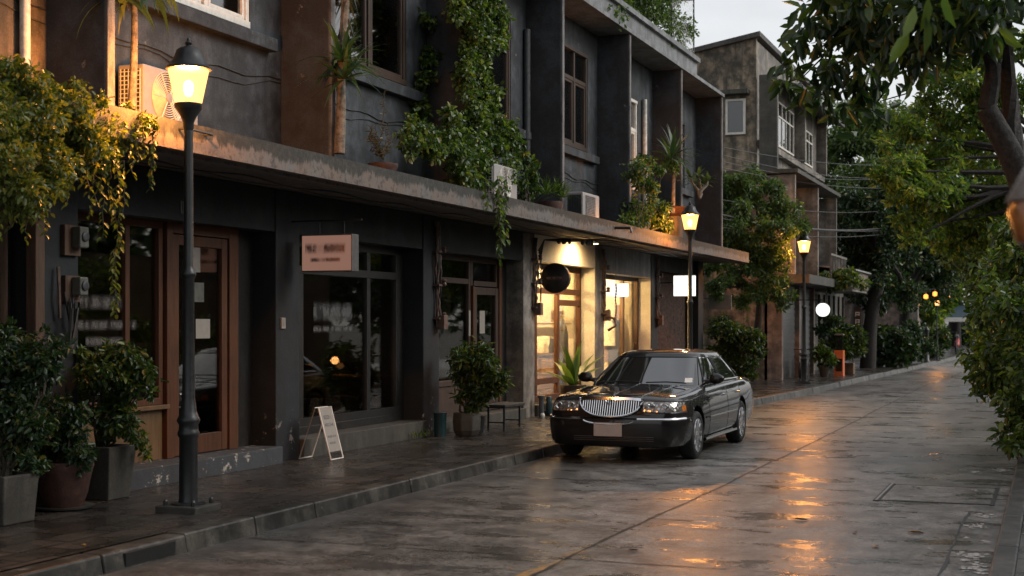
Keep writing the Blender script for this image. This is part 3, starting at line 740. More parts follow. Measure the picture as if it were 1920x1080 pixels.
# ================================================================== street lamps
def make_lamp(power):
    r = thing('street_lamp', 'x', 'street lamp', (0, 0, 0), 'lit street lamps')
    MB().box(-.22, .22, -.22, .22, -.02, .06).build('plinth', 'concrete', r, bevel=.012)
    b = MB()
    for x, y in ((-.15, -.15), (.15, -.15), (.15, .15), (-.15, .15)): b.lathe([(.02, .06), (.02, .1), (.012, .115)], (x, y, 0), 8)
    b.lathe([(.16, .06), (.16, .075), (.11, .085)], (0, 0, 0), 20)
    b.build('base_bolts', 'black_metal', r)
    MB().lathe([(.095, .08), (.088, .12), (.085, .68), (.10, .70), (.102, .73), (.092, .75), (.088, .80), (.105, .83), (.108, .85), (.092, .88), (.075, .93), (.066, 1.02), (.058, 1.06),
                (.055, 1.5), (.052, 2.16), (.062, 2.18), (.07, 2.2), (.07, 2.22), (.052, 2.25), (.046, 2.28), (.043, 3.0), (.042, 3.6)], (0, 0, 0), 20).build('post', 'black_metal', r, smooth=True)
    MB().lathe([(.042, 3.55), (.05, 3.58), (.05, 3.62), (.075, 3.68), (.11, 3.735), (.13, 3.765), (.13, 3.80), (.118, 3.80), (.05, 3.80)], (0, 0, 0), 20).build('lantern_cup', 'black_metal', r, smooth=True)
    lg = MB()
    prof = [(.122, 3.80), (.188, 4.115), (.184, 4.115), (.118, 3.80)]
    for (ra, za), (rb, zb) in zip(prof[:1], prof[1:2]):
        n = 24; v = []
        for q, z in ((ra, za), (rb, zb)):
            for k in range(n): v.append((q * math.cos(2 * math.pi * k / n), q * math.sin(2 * math.pi * k / n), z))
        lg.add(v, [(k, (k + 1) % n, n + (k + 1) % n, n + k) for k in range(n)])
    lg.build('lantern_glass', 'lantern_glass', r, smooth=True)
    MB().lathe([(.188, 4.112), (.212, 4.118), (.214, 4.135), (.19, 4.15), (.15, 4.2), (.128, 4.25), (.11, 4.30), (.07, 4.325), (.032, 4.335), (.026, 4.345), (.036, 4.358), (.036, 4.37), (.022, 4.38), (.016, 4.39), (.018, 4.40), (.010, 4.415), (.002, 4.42)], (0, 0, 0), 24).build('lantern_cap', 'black_metal', r, smooth=True)
    MB().lathe([(.004, 3.865), (.03, 3.88), (.042, 3.92), (.046, 3.96), (.036, 4.0), (.004, 4.02)], (0, 0, 0), 16).build('bulb', 'bulb', r, smooth=True)
    MB().lathe([(.03, 3.80), (.03, 3.86), (.004, 3.87)], (0, 0, 0), 8).build('bulb_socket', 'black_metal', r)
    l = bpy.data.lights.new('lamp_light', 'POINT'); l.energy = power; l.color = (1, .40, .10); l.shadow_soft_size = .1
    lo = bpy.data.objects.new('lamp_light', l); COL.objects.link(lo); lo.parent = r; lo.location = (0, 0, 3.95)
    return r
LAMPW = 230
lamp = make_lamp(LAMPW)
lamp.location = (-7.54, 11.25, .15); tag(lamp, 'nearest lit black street lamp, in front of the big lettered window')
copy_tree(lamp, (-7.42, 30.3, .15), 'lit street lamp rising behind the parked black sedan')
copy_tree(lamp, (-6.72, 41.2, .15), 'lit street lamp beyond the sedan beside the round white lit sign')
p = at(1757, 568, 69)
for o in lamp.children:
    if o.type == 'LIGHT': o.data = o.data.copy(); o.data.energy = 470
far_lamp = copy_tree(lamp, (p[0], 69, .15), 'farthest lit street lamp, small, down the leafy end of the street', scale=.68)
for o in far_lamp.children:
    if o.type == 'LIGHT': o.data = o.data.copy(); o.data.energy = 45

# ================================================================== air conditioners
def make_ac(kind):
    r = thing('air_conditioner', 'x', 'air conditioner', (0, 0, 0), 'outdoor air conditioner units on the canopy')
    MB().box(-.32, 0, 0, 1.0, .05, .64).build('casing', 'ac_white', r, bevel=.02)
    f = MB()
    if kind == 0:
        for rr in np.arange(.05, .27, .024):
            n = 28; v = []
            for k in range(n):
                t = 2 * math.pi * k / n
                for q, xx in ((rr, .012), (rr + .008, .02), (rr + .012, .004)): v.append((xx, .42 + q * math.cos(t), .345 + q * math.sin(t)))
            f.add(v, [(3 * k + a, 3 * ((k + 1) % n) + a, 3 * ((k + 1) % n) + (a + 1) % 3, 3 * k + (a + 1) % 3) for k in range(n) for a in range(3)])
        for k in range(6): 
            t = k * math.pi / 3; f.tube([(.02, .42, .345), (.02, .42 + .27 * math.cos(t), .345 + .27 * math.sin(t))], .006, 5)
        f.build('fan_grille', 'white_paint', r)
        MB().lathe([(.26, .001), (.26, .004)], (0, .42, .345), 28, 'x').build('fan_opening', 'ac_dark', r)
        MB().lathe([(.055, .02), (.05, .03), (.02, .034)], (0, .42, .345), 16, 'x').build('fan_hub', 'ac_white', r, smooth=True)
    else:
        MB().box(.001, .004, .16, .72, .1, .59).build('fan_opening', 'ac_dark', r)
        for k in range(17): f.box(.004, .014, .16, .72, .112 + k * .029, .122 + k * .029)
        for k in range(9): f.box(.006, .018, .17 + k * .066, .176 + k * .066, .1, .59)
        f.build('fan_grille', 'zinc', r)
    s = MB()
    MB().box(-.29, -.03, -.004, .001, .1, .59).build('side_opening', 'ac_dark', r)
    for k in range(11): s.box(-.29, -.03, -.014, -.004, .11 + k * .045, .118 + k * .045)
    for k in range(6): s.box(-.28 + k * .048, -.272 + k * .048, -.012, -.004, .1, .59)
    s.build('side_louvre', 'white_paint' if kind == 0 else 'ac_dark', r)
    ft = MB(); ft.box(-.34, .03, .12, .18, 0, .05); ft.box(-.34, .03, .82, .88, 0, .05); ft.build('foot', 'black_trim', r)
    return r
ac = make_ac(0); ac.location = (-8.72, 12.2, 3.93); tag(ac, 'air conditioner with a round fan grille right behind the nearest street lamp')
MB().box(-9.06, -8.69, 12.3, 13.1, 3.665, 3.925).build('air_conditioner_stand', 'black_metal')
tag(bpy.data.objects['air_conditioner_stand'], 'low dark metal stand under the air conditioner by the nearest lamp', 'stand')
copy_tree(ac, (-8.04, 20.25, 3.73), 'white air conditioner half covered by the hanging vine on the canopy')
ac3 = make_ac(1); ac3.location = (-8.03, 24.62, 3.67); tag(ac3, 'air conditioner with a square slatted grille above the lit shop')
# bracket on the fascia below the first unit
br = MB(); br.tube([(AX + .005, 11.62, 3.78), (AX + .1, 11.62, 3.78), (AX + .1, 12.05, 3.775), (AX + .005, 12.05, 3.775)], .014, 6); br.tube([(AX + .1, 11.66, 3.78), (AX + .07, 11.66, 3.6)], .014, 6)
tag(br.build('wall_bracket', 'black_metal'), 'small bent metal bracket on the canopy edge left of the nearest lamp post', 'bracket')
sp_ = MB(); sp_.tube([(AX + .0, 26.2, 3.74), (AX + .32, 26.2, 3.73), (AX + .34, 26.2, 3.64)], .028, 8)
tag(sp_.build('drain_spout', 'black_metal', smooth=True), 'short dark elbow drain spout on the orange lit canopy edge', 'spout')

# ================================================================== signs
r = thing('hanging_sign', 'pinkish lit box sign with blurred lettering hanging beside the black framed window', 'sign', (-8.55, 15.9, 3.02))
MB().box(-8.91, -8.19, 15.805, 15.99, 2.55, 3.02).build('casing', 'grey_pipe', r, bevel=.008)
fc = MB().box(-8.895, -8.205, 15.796, 15.804, 2.565, 3.005).build('face', 'pink_sign_light', r)
smudge(-8.85, -8.26, 2.755, 2.93, 15.794, 'y').build('lettering', 'smudge_pink', fc)
smudge(-8.78, -8.34, 2.66, 2.74, 15.794, 'y').build('lettering', 'smudge_pink', fc)
hb = MB(); hb.tube([(-9.1, 15.9, 3.2), (-8.1, 15.9, 3.2)], .012, 6); hb.tube([(-8.7, 15.9, 3.02), (-8.7, 15.9, 3.2)], .008, 6); hb.tube([(-8.35, 15.9, 3.02), (-8.35, 15.9, 3.2)], .008, 6); hb.build('hanger', 'black_metal', r)
r = thing('round_sign', 'round black projecting sign in front of the lit cream shop', 'sign', (-8.76, 25.2, 2.75))
MB().lathe([(.27, 25.14), (.285, 25.15), (.285, 25.25), (.27, 25.26)], (-8.76, 0, 2.75), 40, 'y').build('disc', 'brown_wood' if 0 else 'dark_frame', r, smooth=True)
smudge(-8.92, -8.6, 2.70, 2.80, 25.139, 'y').build('lettering', 'smudge_pink', r)
m = MB(); m.tube([(-9.1, 25.2, 2.84), (-9.03, 25.2, 2.84)], .014, 6); m.tube([(-9.1, 25.2, 2.66), (-9.03, 25.2, 2.66)], .014, 6); m.tube([(-9.06, 25.2, 2.3), (-9.06, 25.2, 3.1)], .016, 6); m.build('wall_mount', 'black_metal', r)
r = thing('square_sign', 'blank white square box sign glowing in front of the dark folding shutter', 'sign', (-8.48, 34.06, 2.82))
MB().box(-8.75, -8.22, 34.005, 34.12, 2.56, 3.08).build('casing', 'white_paint', r, bevel=.01)
MB().box(-8.735, -8.235, 33.995, 34.003, 2.575, 3.065).build('face', 'white_sign_light', r)
MB().box(-8.218, -8.212, 34.015, 34.11, 2.575, 3.065).build('side_face', 'white_sign_light', r)
MB().tube([(-9.1, 34.06, 2.9), (-8.75, 34.06, 2.9)], .014, 6).build('wall_mount', 'black_metal', r)
r = thing('globe_sign', 'round white glowing sign hanging beside the third street lamp', 'sign', (-6.98, 46, 2.3))
p = at(1543, 581, 46); 
MB().lathe([(.16, 45.93), (.215, 45.95), (.215, 46.05), (.16, 46.07)], (p[0], 0, p[2]), 32, 'y').build('disc', 'globe_light', r, smooth=True)
MB().tube([(-7.75, 46, p[2] + .32), (p[0], 46, p[2] + .32), (p[0], 46, p[2] + .21)], .015, 6).build('wall_mount', 'black_metal', r)
r = thing('blank_sign', 'blank grey rectangular sign board at the end of the terrace before the garden tree', 'sign', (-8.92, 40, 2.5))
MB().box(-9.26, -8.59, 40, 40.06, 2.3, 2.72).build('board', 'sign_grey', r, bevel=.006); MB().tube([(-9.9, 40.03, 2.62), (-9.26, 40.03, 2.62)], .015, 6).build('wall_mount', 'black_metal', r)
# A-frame board
r = thing('sandwich_board', 'small white sandwich board with blurred print standing on the pavement', 'sign', (-8.78, 16.1, .15))
def af(x0, x1):
    m = MB(); m.tube([(x0, 15.94, .16), (x1, 15.94, .82), (x1, 16.27, .82), (x0, 16.27, .16)], .010, 6); m.tube([(x0, 15.94, .165), (x0, 16.27, .165)], .009, 6); return m
af(-8.56, -8.74).build('front_frame', 'white_paint', r, smooth=True); af(-9.02, -8.79).build('back_frame', 'white_paint', r, smooth=True)
MB().add([(-8.735, 15.95, .82), (-8.735, 16.26, .82), (-8.585, 16.26, .26), (-8.585, 15.95, .26), (-8.745, 15.95, .82), (-8.745, 16.26, .82), (-8.595, 16.26, .26), (-8.595, 15.95, .26)],
         [(0, 3, 2, 1), (4, 5, 6, 7), (0, 1, 5, 4), (1, 2, 6, 5), (2, 3, 7, 6), (3, 0, 4, 7)])  .build('panel', 'paper', r)
for (a, b, z, hh) in ((16.0, 16.2, .66, .07), (15.99, 16.22, .57, .06), (15.99, 16.22, .43, .04), (16.0, 16.18, .35, .035)):
    X0 = lambda z: -8.735 + (.82 - z) / .56 * .15 + .0015
    MB().quad((X0(z), a, z), (X0(z), b, z), (X0(z + hh), b, z + hh), (X0(z + hh), a, z + hh)).build('lettering', 'smudge_grey', r)
# number plate and small wall things
p = thing('number_plate', 'tiny framed house number plate on the dark wall right of the nearest lamp post', 'plate', (-9.1, 13.55, 3.2))
MB().box(WX - .02 + .001, WX - .02 + .012, 13.44, 13.68, 3.13, 3.27).build('plate', 'letter_dim', p)
scribble(13.47, 13.65, 3.16, 3.24, WX - .006, (3,)).build('lettering', 'black_trim', p)
t_ = thing('card_reader', 'small pale entry box with dark marks on the grey pillar between the two dark shops', 'entry box', (-9.1, 15.66, 1.9))
MB().box(WX, WX + .025, 15.60, 15.70, 1.83, 1.97).build('casing', 'paper', t_, bevel=.006); MB().box(WX + .026, WX + .029, 15.63, 15.67, 1.87, 1.94).build('keypad', 'sign_grey', t_)
def meter(y, z, lab, w_=.24, hgt=.3):
    r = thing('electric_meter', lab, 'electric meter', (-9.1, y, z), 'electric meters on the pillar beside the slat shutters')
    MB().box(WX, WX + .05, y - w_ / 2, y + w_ / 2, z - hgt / 2, z + hgt / 2).build('back_board', 'old_slat', r)
    MB().box(WX + .051, WX + .16, y - w_ * .1, y + w_ * .48, z - hgt * .25, z + hgt * .45).build('casing', 'meter_grey', r, bevel=.015)
    MB().lathe([(.05, WX + .161), (.05, WX + .175), (.03, WX + .18)], (0, y + w_ * .2, z + hgt * .12), 14, 'x').build('dial', 'ac_dark', r)
    return r
meter(11.5, 2.72, 'upper electric meter with a pale box on the grey pillar')
r = meter(11.5, 2.24, 'lower electric meter above a curl of loose cable on the grey pillar', .22, .26)
c = MB()
for k in range(4):
    t = np.linspace(0, 1, 14); c.tube([(WX + .06 + .03 * k, 11.36 + .1 * math.sin(3 * q + k) + .12 * q, 2.2 - 1.0 * q * (1 - q) * 1.8 - .05 * k) for q in t], .012, 5)
c.build('cable', 'cable', r)
MB().tube([(WX + .05, 11.28, 2.45), (WX + .07, 11.27, 2.2), (WX + .05, 11.3, 1.95)], .018, 6).build('conduit', 'rust_metal', r, smooth=True)

# bundles of cable on the pillars, with brackets and insulators
def bundle(y, z0, z1, label, n=5, X=WX + .05, mess=.03):
    r = thing('cable_bundle', label, 'cables', (X, y, z0))
    m = MB(); m2 = MB()
    for k in range(n):
        zz = np.linspace(z0 + rng.uniform(0, .25), z1, 16); ph = rng.uniform(0, 6)
        pts = [(X + .02 * math.sin(q * 5 + ph) + rng.normal(0, mess * .3), y + (k - n / 2) * .03 + mess * math.sin(q * 4 + ph) + rng.normal(0, mess * .25), q) for q in zz]
        (m if k % 2 else m2).tube(pts, rng.uniform(.009, .02), 5)
    m.build('cable', 'cable', r); m2.build('cable', 'rusty_cable', r)
    for k in range(3):
        b = MB(); z = z0 + (z1 - z0) * (.12 + .3 * k); b.box(X - .05, X + .06, y - .12, y + .12, z, z + .03); b.lathe([(.03, 0), (.045, .03), (.03, .06), (.045, .09), (.02, .11)], (X + .07, y + .05, z), 8); b.build('clamp', 'rust_metal', r)
    g = MB(); g.box(X, X + .12, y - .06, y + .08, z0 + .05, z0 + .28); g.build('junction_box', 'rust_metal', r, bevel=.01)
    return r
bundle(20.42, 1.75, 3.5, 'tangled cables and rusty boxes down the pillar left of the chandelier window', 6)
r = bundle(24.9, 2.0, 3.5, 'curling black cables arching from the pillar left of the lit cream shop', 6)
m = MB()
for k in range(5):                               # the arch of wires to the canopy edge
    a = (-9.0, 24.9 + .03 * k, 3.25 - .04 * k); pts = [a, (-8.9, 24.95, 3.46), (-8.6, 25.3, 3.5 - .015 * k), (-8.3, 25.9 + .1 * k, 3.5 + .005 * k), (-8.15, 26.6 + .3 * k, 3.535)]
    m.tube(pts, .013, 5)
for k in range(9): 
    q = rng.uniform(0, 1); m.lathe([(.015, -.05), (.035, -.02), (.03, .03), (.012, .05)], (-8.7 + .45 * q, 25.1 + .8 * q, 3.44), 7)
m.build('wire_arch', 'cable', r)
bundle(29.25, 1.9, 3.5, 'rusty cable run with hanging chain on the pillar between the two lit shops', 5)
m = MB()
for k in range(14): m.lathe([(.012, -.03), (.024, 0), (.012, .03)], (-8.75 + .01 * math.sin(k), 29.1, 2.72 - k * .065), 6)
m.tube([(-8.75, 29.1, 2.75), (-8.75, 29.1, 3.5)], .006, 5); m.tube([(-9.0, 29.2, 2.05), (-8.8, 29.12, 2.0), (-8.75, 29.1, 1.85), (-8.95, 29.2, 1.75)], .03, 6)
tag(m.build('hanging_chain', 'rust_metal'), 'rusty chain of beads hanging in front of the open lit shop', 'chain')
bundle(33.7, 1.8, 3.5, 'rusty pipes and cables down the pillar right of the open lit shop', 6)
# ceiling lamp under the canopy
r = thing('ceiling_lamp', 'small round lit ceiling lamp under the canopy before the cream shop', 'lamp', (-8.62, 27.2, 3.55))
MB().lathe([(.085, 3.50), (.095, 3.52), (.09, 3.582)], (-8.62, 27.2, 0), 16).build('housing', 'white_paint', r, smooth=True); MB().lathe([(.07, 3.492), (.075, 3.499)], (-8.62, 27.2, 0), 16).build('bulb', 'spot_light', r)
def lamp_light(parent, loc, e, col, size=.1, kind='POINT', rot=None, ang=None):
    l = bpy.data.lights.new('lamp_light', kind); l.energy = e; l.color = col
    if kind == 'AREA': l.size = size
    else: l.shadow_soft_size = size
    if ang: l.spot_size = ang; l.spot_blend = .8
    o = bpy.data.objects.new('lamp_light', l); COL.objects.link(o); o.location = loc
    if rot: o.rotation_euler = rot
    if parent is not None: o.parent = parent; o.matrix_parent_inverse = Matrix.Translation(-Vector(parent.location))
    return o
lamp_light(r, (-8.62, 27.2, 3.47), 130, (1, .66, .3), .07, 'SPOT', (R(0), R(30), 0), R(165))
for (y, lab, e) in ((26.6, 'pendant lamp inside the lit cream shop', 400), (31.3, 'pendant lamp inside the open clothes shop', 430)):
    r = thing('pendant_lamp', lab, 'lamp', (-10.8, y, 3.0))
    MB().lathe([(.02, 3.57), (.02, 3.3), (.12, 3.2), (.2, 3.08), (.19, 3.08), (.02, 3.25)], (-10.8, y, 0), 16).build('shade', 'white_paint', r, smooth=True)
    MB().lathe([(.01, 3.0), (.06, 3.05), (.06, 3.12), (.02, 3.18)], (-10.8, y, 0), 10).build('bulb', 'spot_light', r)
    lamp_light(r, (-10.8, y, 2.9), e, (1, .66, .29), .2)
r = thing('menu_light', 'small white lit panel hanging inside the open clothes shop', 'sign', (-9.6, 32, 2.65))
a_, b_ = at(1149, 532, 31.8), at(1177, 556, 31.8)
MB().box(a_[0], b_[0], 31.8, 31.86, b_[2], a_[2]).build('panel', 'white_sign_light', r)
MB().tube([((a_[0] + b_[0]) / 2, 31.83, a_[2]), ((a_[0] + b_[0]) / 2, 31.83, 3.5)], .006, 5).build('hanger', 'black_metal', r)

# ---- inside the lit shops: goods along the far side walls
r = thing('wall_shelf', 'thin timber wall shelf high on the side wall of the cream shop', 'shelf', (-10.2, 28.55, 1.9))
MB().box(-10.9, -9.62, 28.4, 28.72, 1.87, 1.91).build('board', 'honey_wood', r, bevel=.004)
m = MB(); [m.tube([(x, 28.7, 1.7), (x, 28.46, 1.87)], .012, 5) for x in (-10.7, -9.8)]; m.build('shelf_bracket', 'black_metal', r)
r = thing('shop_counter', 'timber counter with drawers along the side wall of the cream shop', 'counter', (-10.2, 28.4, .34))
MB().box(-10.95, -9.66, 28.1, 28.74, 1.22, 1.27).build('worktop', 'honey_wood', r, bevel=.005); MB().box(-10.9, -9.7, 28.16, 28.73, .34, 1.219).build('cabinet', 'honey_wood', r)
m = MB(); [m.box(-10.85 + .38 * k, -10.52 + .38 * k, 28.14, 28.159, .82, 1.15) for k in range(3)]; m.build('drawer_fronts', 'brown_cloth', r, bevel=.004)
k = 0
for x, mt, h in ((-10.75, 'dark_cloth', .42), (-10.5, 'olive_cloth', .46), (-10.28, 'white_cloth', .34), (-10.08, 'white_cloth', .36), (-9.9, 'dark_cloth', .3), (-9.76, 'olive_cloth', .4)):
    o = thing('folded_clothes', {'dark_cloth': 'dark', 'olive_cloth': 'olive', 'white_cloth': 'white'}[mt] + ' folded clothes propped on the counter in the cream shop', 'clothes', (x, 28.4, 1.27), 'folded clothes on the shop counter')
    V = [(x + sx * .1, 28.38 + sy, 1.27 + z) for z, q in ((0, .06), (h * .5, .07), (h, .03)) for sx, sy in ((-1, -q), (-.3, -q * 1.4), (.5, -q * .9), (1, -q), (1, q), (-1, q))]
    MB().add(V, [(a * 6 + b, a * 6 + (b + 1) % 6, a * 6 + 6 + (b + 1) % 6, a * 6 + 6 + b) for a in range(2) for b in range(6)] + [(5, 4, 3, 2, 1, 0), (12, 13, 14, 15, 16, 17)]).build('garment', mt, o, bevel=.012)
r = thing('fruit_bowl', 'dark knotted basket standing on the high shelf of the cream shop', 'basket', (-9.86, 28.5, 1.91))
m = MB()
for q in range(7): m.tube([(-9.86 + .14 * math.cos(a), 28.5 + .06 * math.sin(a), 1.96 + .03 * q + .03 * math.sin(3 * a + q)) for a in np.linspace(0, 6.28, 14)], .014, 5)
m.build('weave', 'brown_cloth', r)
def garment(x, y, z, mt, lab, w_=.42, L=.85):
    """a garment on a hanger: sloping shoulders, body with folds"""
    r = thing('hanging_garment', lab, 'garment', (x, y, z), 'garments hanging in the lit shops')
    V = []; n = 20
    for j in range(9):
        t = j / 8; zz = z - .03 - .10 * min(1, t * 5) - t * L; ww = w_ * (.30 + .7 * min(1, t * 5)) * (1 + .10 * t) / 2
        for q in range(n):
            a = 2 * math.pi * q / n; fold = 1 + .14 * t * math.sin(a * 6 + x * 9)
            V.append((x + ww * math.cos(a) * fold, y + .05 * (1 + t * .6) * math.sin(a) * fold, zz))
    MB().add(V, [(j * n + q, j * n + (q + 1) % n, (j + 1) * n + (q + 1) % n, (j + 1) * n + q) for j in range(8) for q in range(n)]).build('cloth', mt, r, smooth=True)
    MB().tube([(x - w_ * .3, y, z - .1), (x, y, z - .02), (x + w_ * .3, y, z - .1)], .009, 5).tube([(x, y, z - .02), (x, y, z + .06), (x + .02, y, z + .08)], .005, 5).build('hanger', 'steel', r)
    return r
def rail(x0, x1, y, z, lab):
    r = thing('clothes_rail', lab, 'clothes rail', (x0, y, .34)); MB().tube([(x0, y, .36), (x0, y, z), (x1, y, z), (x1, y, .36)], .014, 6).build('frame', 'black_metal', r)
    MB().tube([(x0, y - .22, .36), (x0, y + .22, .36)], .014, 6).tube([(x1, y - .22, .36), (x1, y + .22, .36)], .014, 6).build('foot', 'black_metal', r); return r
CN = {'white_cloth': 'white', 'brown_cloth': 'brown', 'dark_cloth': 'black', 'olive_cloth': 'olive'}
rail(-10.15, -9.52, 32.6, 2.1, 'black clothes rail in the open clothes shop')
for x, y, mt, L in ((-10.02, 32.62, 'brown_cloth', .95), (-9.93, 32.5, 'white_cloth', .55), (-9.80, 32.55, 'dark_cloth', 1.1), (-9.70, 32.68, 'dark_cloth', 1.0), (-9.66, 32.74, 'brown_cloth', 1.15)):
    garment(x, y, 2.04, mt, {(-10.02): 'brown garment at the left end', (-9.93): 'short white garment', (-9.80): 'longest black garment', (-9.70): 'black garment behind the longest one', (-9.66): 'brown garment at the right end'}[x] + ' of the rail in the open clothes shop', .3, L)
garment(-9.53, 27.9, 2.0, 'dark_cloth', 'dark garment hanging behind the timber door of the cream shop', .2, .8)
garment(-9.60, 28.0, 1.95, 'olive_cloth', 'olive garment beside the dark one behind the timber shop door', .22, .7)
r = thing('wall_curtain', 'pale curtain at the right side of the open clothes shop', 'curtain', (-9.6, 33.1, .4))
V, F = [], []; n = 30
for k in range(n): V += [(-9.62 - .02 * k / 3, 33.12 + .03 * math.sin(k * 1.1), .4), (-9.62 - .02 * k / 3, 33.12 + .03 * math.sin(k * 1.1 + .2), 2.9)]
npmesh('cloth', np.array(V), np.array([(2 * k, 2 * k + 2, 2 * k + 3, 2 * k + 1) for k in range(n - 1)]), 'white_cloth', r)
r = thing('wall_hanging', 'framed brown wall hanging above the rail in the open clothes shop', 'picture', (-9.9, 33.2, 2.2)); MB().box(-10.0, -9.75, 33.18, 33.215, 2.0, 2.35).build('frame', 'brown_cloth', r, bevel=.005)
# ---- inside the dark shops: bar with an ember lamp, chandelier, chairs
r = thing('bar_counter', 'dark bar counter with a glowing edge deep inside the black framed shop', 'counter', (-10.1, 19.4, .34))
MB().box(-10.5, -9.65, 19.35, 19.7, .34, 1.07).build('front', 'brown_wood', r); MB().box(-10.55, -9.6, 19.3, 19.75, 1.07, 1.11).build('worktop', 'honey_wood', r, bevel=.01)
r = thing('table_lamp', 'small orange glowing lamp on the bar in the black framed shop', 'lamp', (-10.25, 19.4, 1.11))
MB().lathe([(.05, 1.11), (.02, 1.13), (.015, 1.2), (.05, 1.205)], (-10.25, 19.4, 0), 10).build('stand', 'black_metal', r); MB().lathe([(.035, 1.205), (.06, 1.24), (.035, 1.29)], (-10.25, 19.4, 0), 10).build('bulb', 'ember', r)
lamp_light(r, (-10.25, 19.25, 1.33), 2.6, (1, .45, .15), .06)
def chair(x, y, rz, lab):
    r = thing('chair', lab, 'chair', (0, 0, 0), 'chairs inside the dark shops')
    MB().box(-.2, .2, -.2, .2, .43, .47).build('seat', 'brown_wood', r, bevel=.01); MB().box(-.2, .2, .18, .21, .62, .86).build('backrest', 'brown_wood', r, bevel=.01)
    for sx in (-.18, .18):
        for sy in (-.18, .18): MB().tube([(sx, sy, 0), (sx, sy, .86 if sy > 0 else .43)], .016, 6).build('leg', 'black_metal', r)
    r.location = (x, y, .34); r.rotation_euler = (0, 0, rz); return r
chair(-9.95, 18.1, .6, 'dark chair behind the glass of the black framed shop'); chair(-10.0, 18.9, 2.4, 'dark chair deeper in the black framed shop by the mullion'); chair(-10.0, 12.6, 1.2, 'wooden chair behind the lettered window')
r = thing('draped_cushion', 'teal cloth draped over a seat behind the left pane of the black framed shop', 'cushion', (-9.8, 16.3, .9))
MB().add([(-9.95, 16.15, .95), (-9.6, 16.15, .85), (-9.6, 16.65, .9), (-9.95, 16.65, 1.2), (-9.95, 16.4, 1.25), (-9.6, 16.4, .95), (-9.9, 16.2, .6), (-9.65, 16.6, .6)], [(0, 1, 5, 4), (4, 5, 2, 3), (0, 6, 1), (1, 7, 2, 5)]).build('cloth', 'teal_plastic', r)
MB().box(-10.0, -9.6, 16.15, 16.65, .34, .82).build('seat', 'dark_cloth', r, bevel=.04)
r = thing('chandelier', 'golden beaded chandelier model shown in the display window', 'chandelier', (-9.75, 21.4, 1.6))
m = MB()
for q in range(30):
    t = q / 29; y = 20.95 + 1.0 * t; z = 1.55 + .38 * math.sin(math.pi * t)
    m.lathe([(.008, -.03), (.02, 0), (.008, .03)], (-9.72, y, z), 5)
    for j in range(rng.integers(2, 6)): m.lathe([(.004, -.015), (.011, 0), (.004, .015)], (-9.72 + rng.normal(0, .03), y, z - .05 - .05 * j), 5)
    if q % 3 == 0: m.tube([(-9.72, y, z), (-9.72, y, z + .12)], .006, 4)
m.build('beads', 'gold', r)
m = MB(); m.tube([(-9.72, 20.9 + 1.1 * t, 1.5 + .42 * math.sin(math.pi * t)) for t in np.linspace(0, 1, 14)], .012, 5); m.tube([(-9.72, 21.45, 1.92), (-9.72, 21.45, 2.5)], .006, 4); m.build('hoop', 'gold', r)
lamp_light(r, (-9.9, 21.4, 2.2), .8, (1, .6, .25), .1)
r = thing('display_surround', 'pale timber frame standing round the chandelier in the display window', 'frame', (-9.6, 21.4, 1.0))
m = MB(); m.box(-9.66, -9.6, 20.68, 20.78, .9, 2.5); m.box(-9.66, -9.6, 22.05, 22.17, .9, 2.5); m.box(-9.66, -9.6, 20.78, 22.05, 2.36, 2.5); m.box(-9.66, -9.6, 20.78, 22.05, .9, 1.2); m.build('frame', 'honey_wood', r)

# ================================================================== pavement things
r = thing('concrete_planter', 'tall square concrete planter holding the broad leafy shrub near the first lamp', 'planter', (-8.86, 11.75, .15))
def taper(m, cx, cy, z0, z1, a, b, hol=.05):
    v = [(cx + sx * a, cy + sy * a, z0) for sx, sy in ((-1, -1), (1, -1), (1, 1), (-1, 1))] + [(cx + sx * b, cy + sy * b, z1) for sx, sy in ((-1, -1), (1, -1), (1, 1), (-1, 1))]
    b2 = b - hol
    v += [(cx + sx * b2, cy + sy * b2, z1) for sx, sy in ((-1, -1), (1, -1), (1, 1), (-1, 1))] + [(cx + sx * b2, cy + sy * b2, z1 - .06) for sx, sy in ((-1, -1), (1, -1), (1, 1), (-1, 1))]
    f = [(3, 2, 1, 0), (12, 13, 14, 15)]
    for k in range(4):
        n = (k + 1) % 4; f += [(k, n, 4 + n, 4 + k), (4 + k, 4 + n, 8 + n, 8 + k), (8 + k, 8 + n, 12 + n, 12 + k)]
    return m.add(v, f)
taper(MB(), -8.86, 11.75, .15, .68, .175, .225).build('pot', 'concrete', r, bevel=.012)
MB().box(-9.03, -8.69, 11.58, 11.92, .6, .635).build('soil', 'soil', r)
MB().lathe([(.03, 0), (.022, .004)], (-8.86 + .19, 11.8, 0), 10).build if 0 else None
r = thing('concrete_planter', 'pale concrete planter cut off at the left edge of the photo', 'planter', (-8.62, 10.0, .15))
taper(MB(), -8.62, 9.98, .15, .58, .2, .23).build('pot', 'concrete', r, bevel=.015); MB().box(-8.8, -8.44, 9.8, 10.16, .5, .53).build('soil', 'soil', r)
def round_pot(name, lab, c, prof, mt, cat='pot', n=24, soilr=None):
    r = thing(name, lab, cat, (c[0], c[1], prof[0][1]))
    MB().lathe(prof, (c[0], c[1], 0), n).build('pot', mt, r, smooth=n > 10, bevel=0 if n > 10 else .012)
    top = max(p[1] for p in prof)
    MB().lathe([(soilr or prof[-1][0], top - .05), ((soilr or prof[-1][0]) * .5, top - .03)], (c[0], c[1], 0), n).build('soil', 'soil', r)
    return r
round_pot('terracotta_pot', 'wide brown terracotta pot in the dark left of the concrete planter', (-8.72, 10.95), [(.17, .17), (.22, .3), (.26, .5), (.28, .56), (.27, .6), (.24, .6), (.23, .52)], 'terracotta')
MB().lathe([(.2, .15), (.27, .165), (.28, .185), (.2, .175)], (-8.72, 10.95, 0), 24).build('pot_saucer', 'concrete', smooth=True)
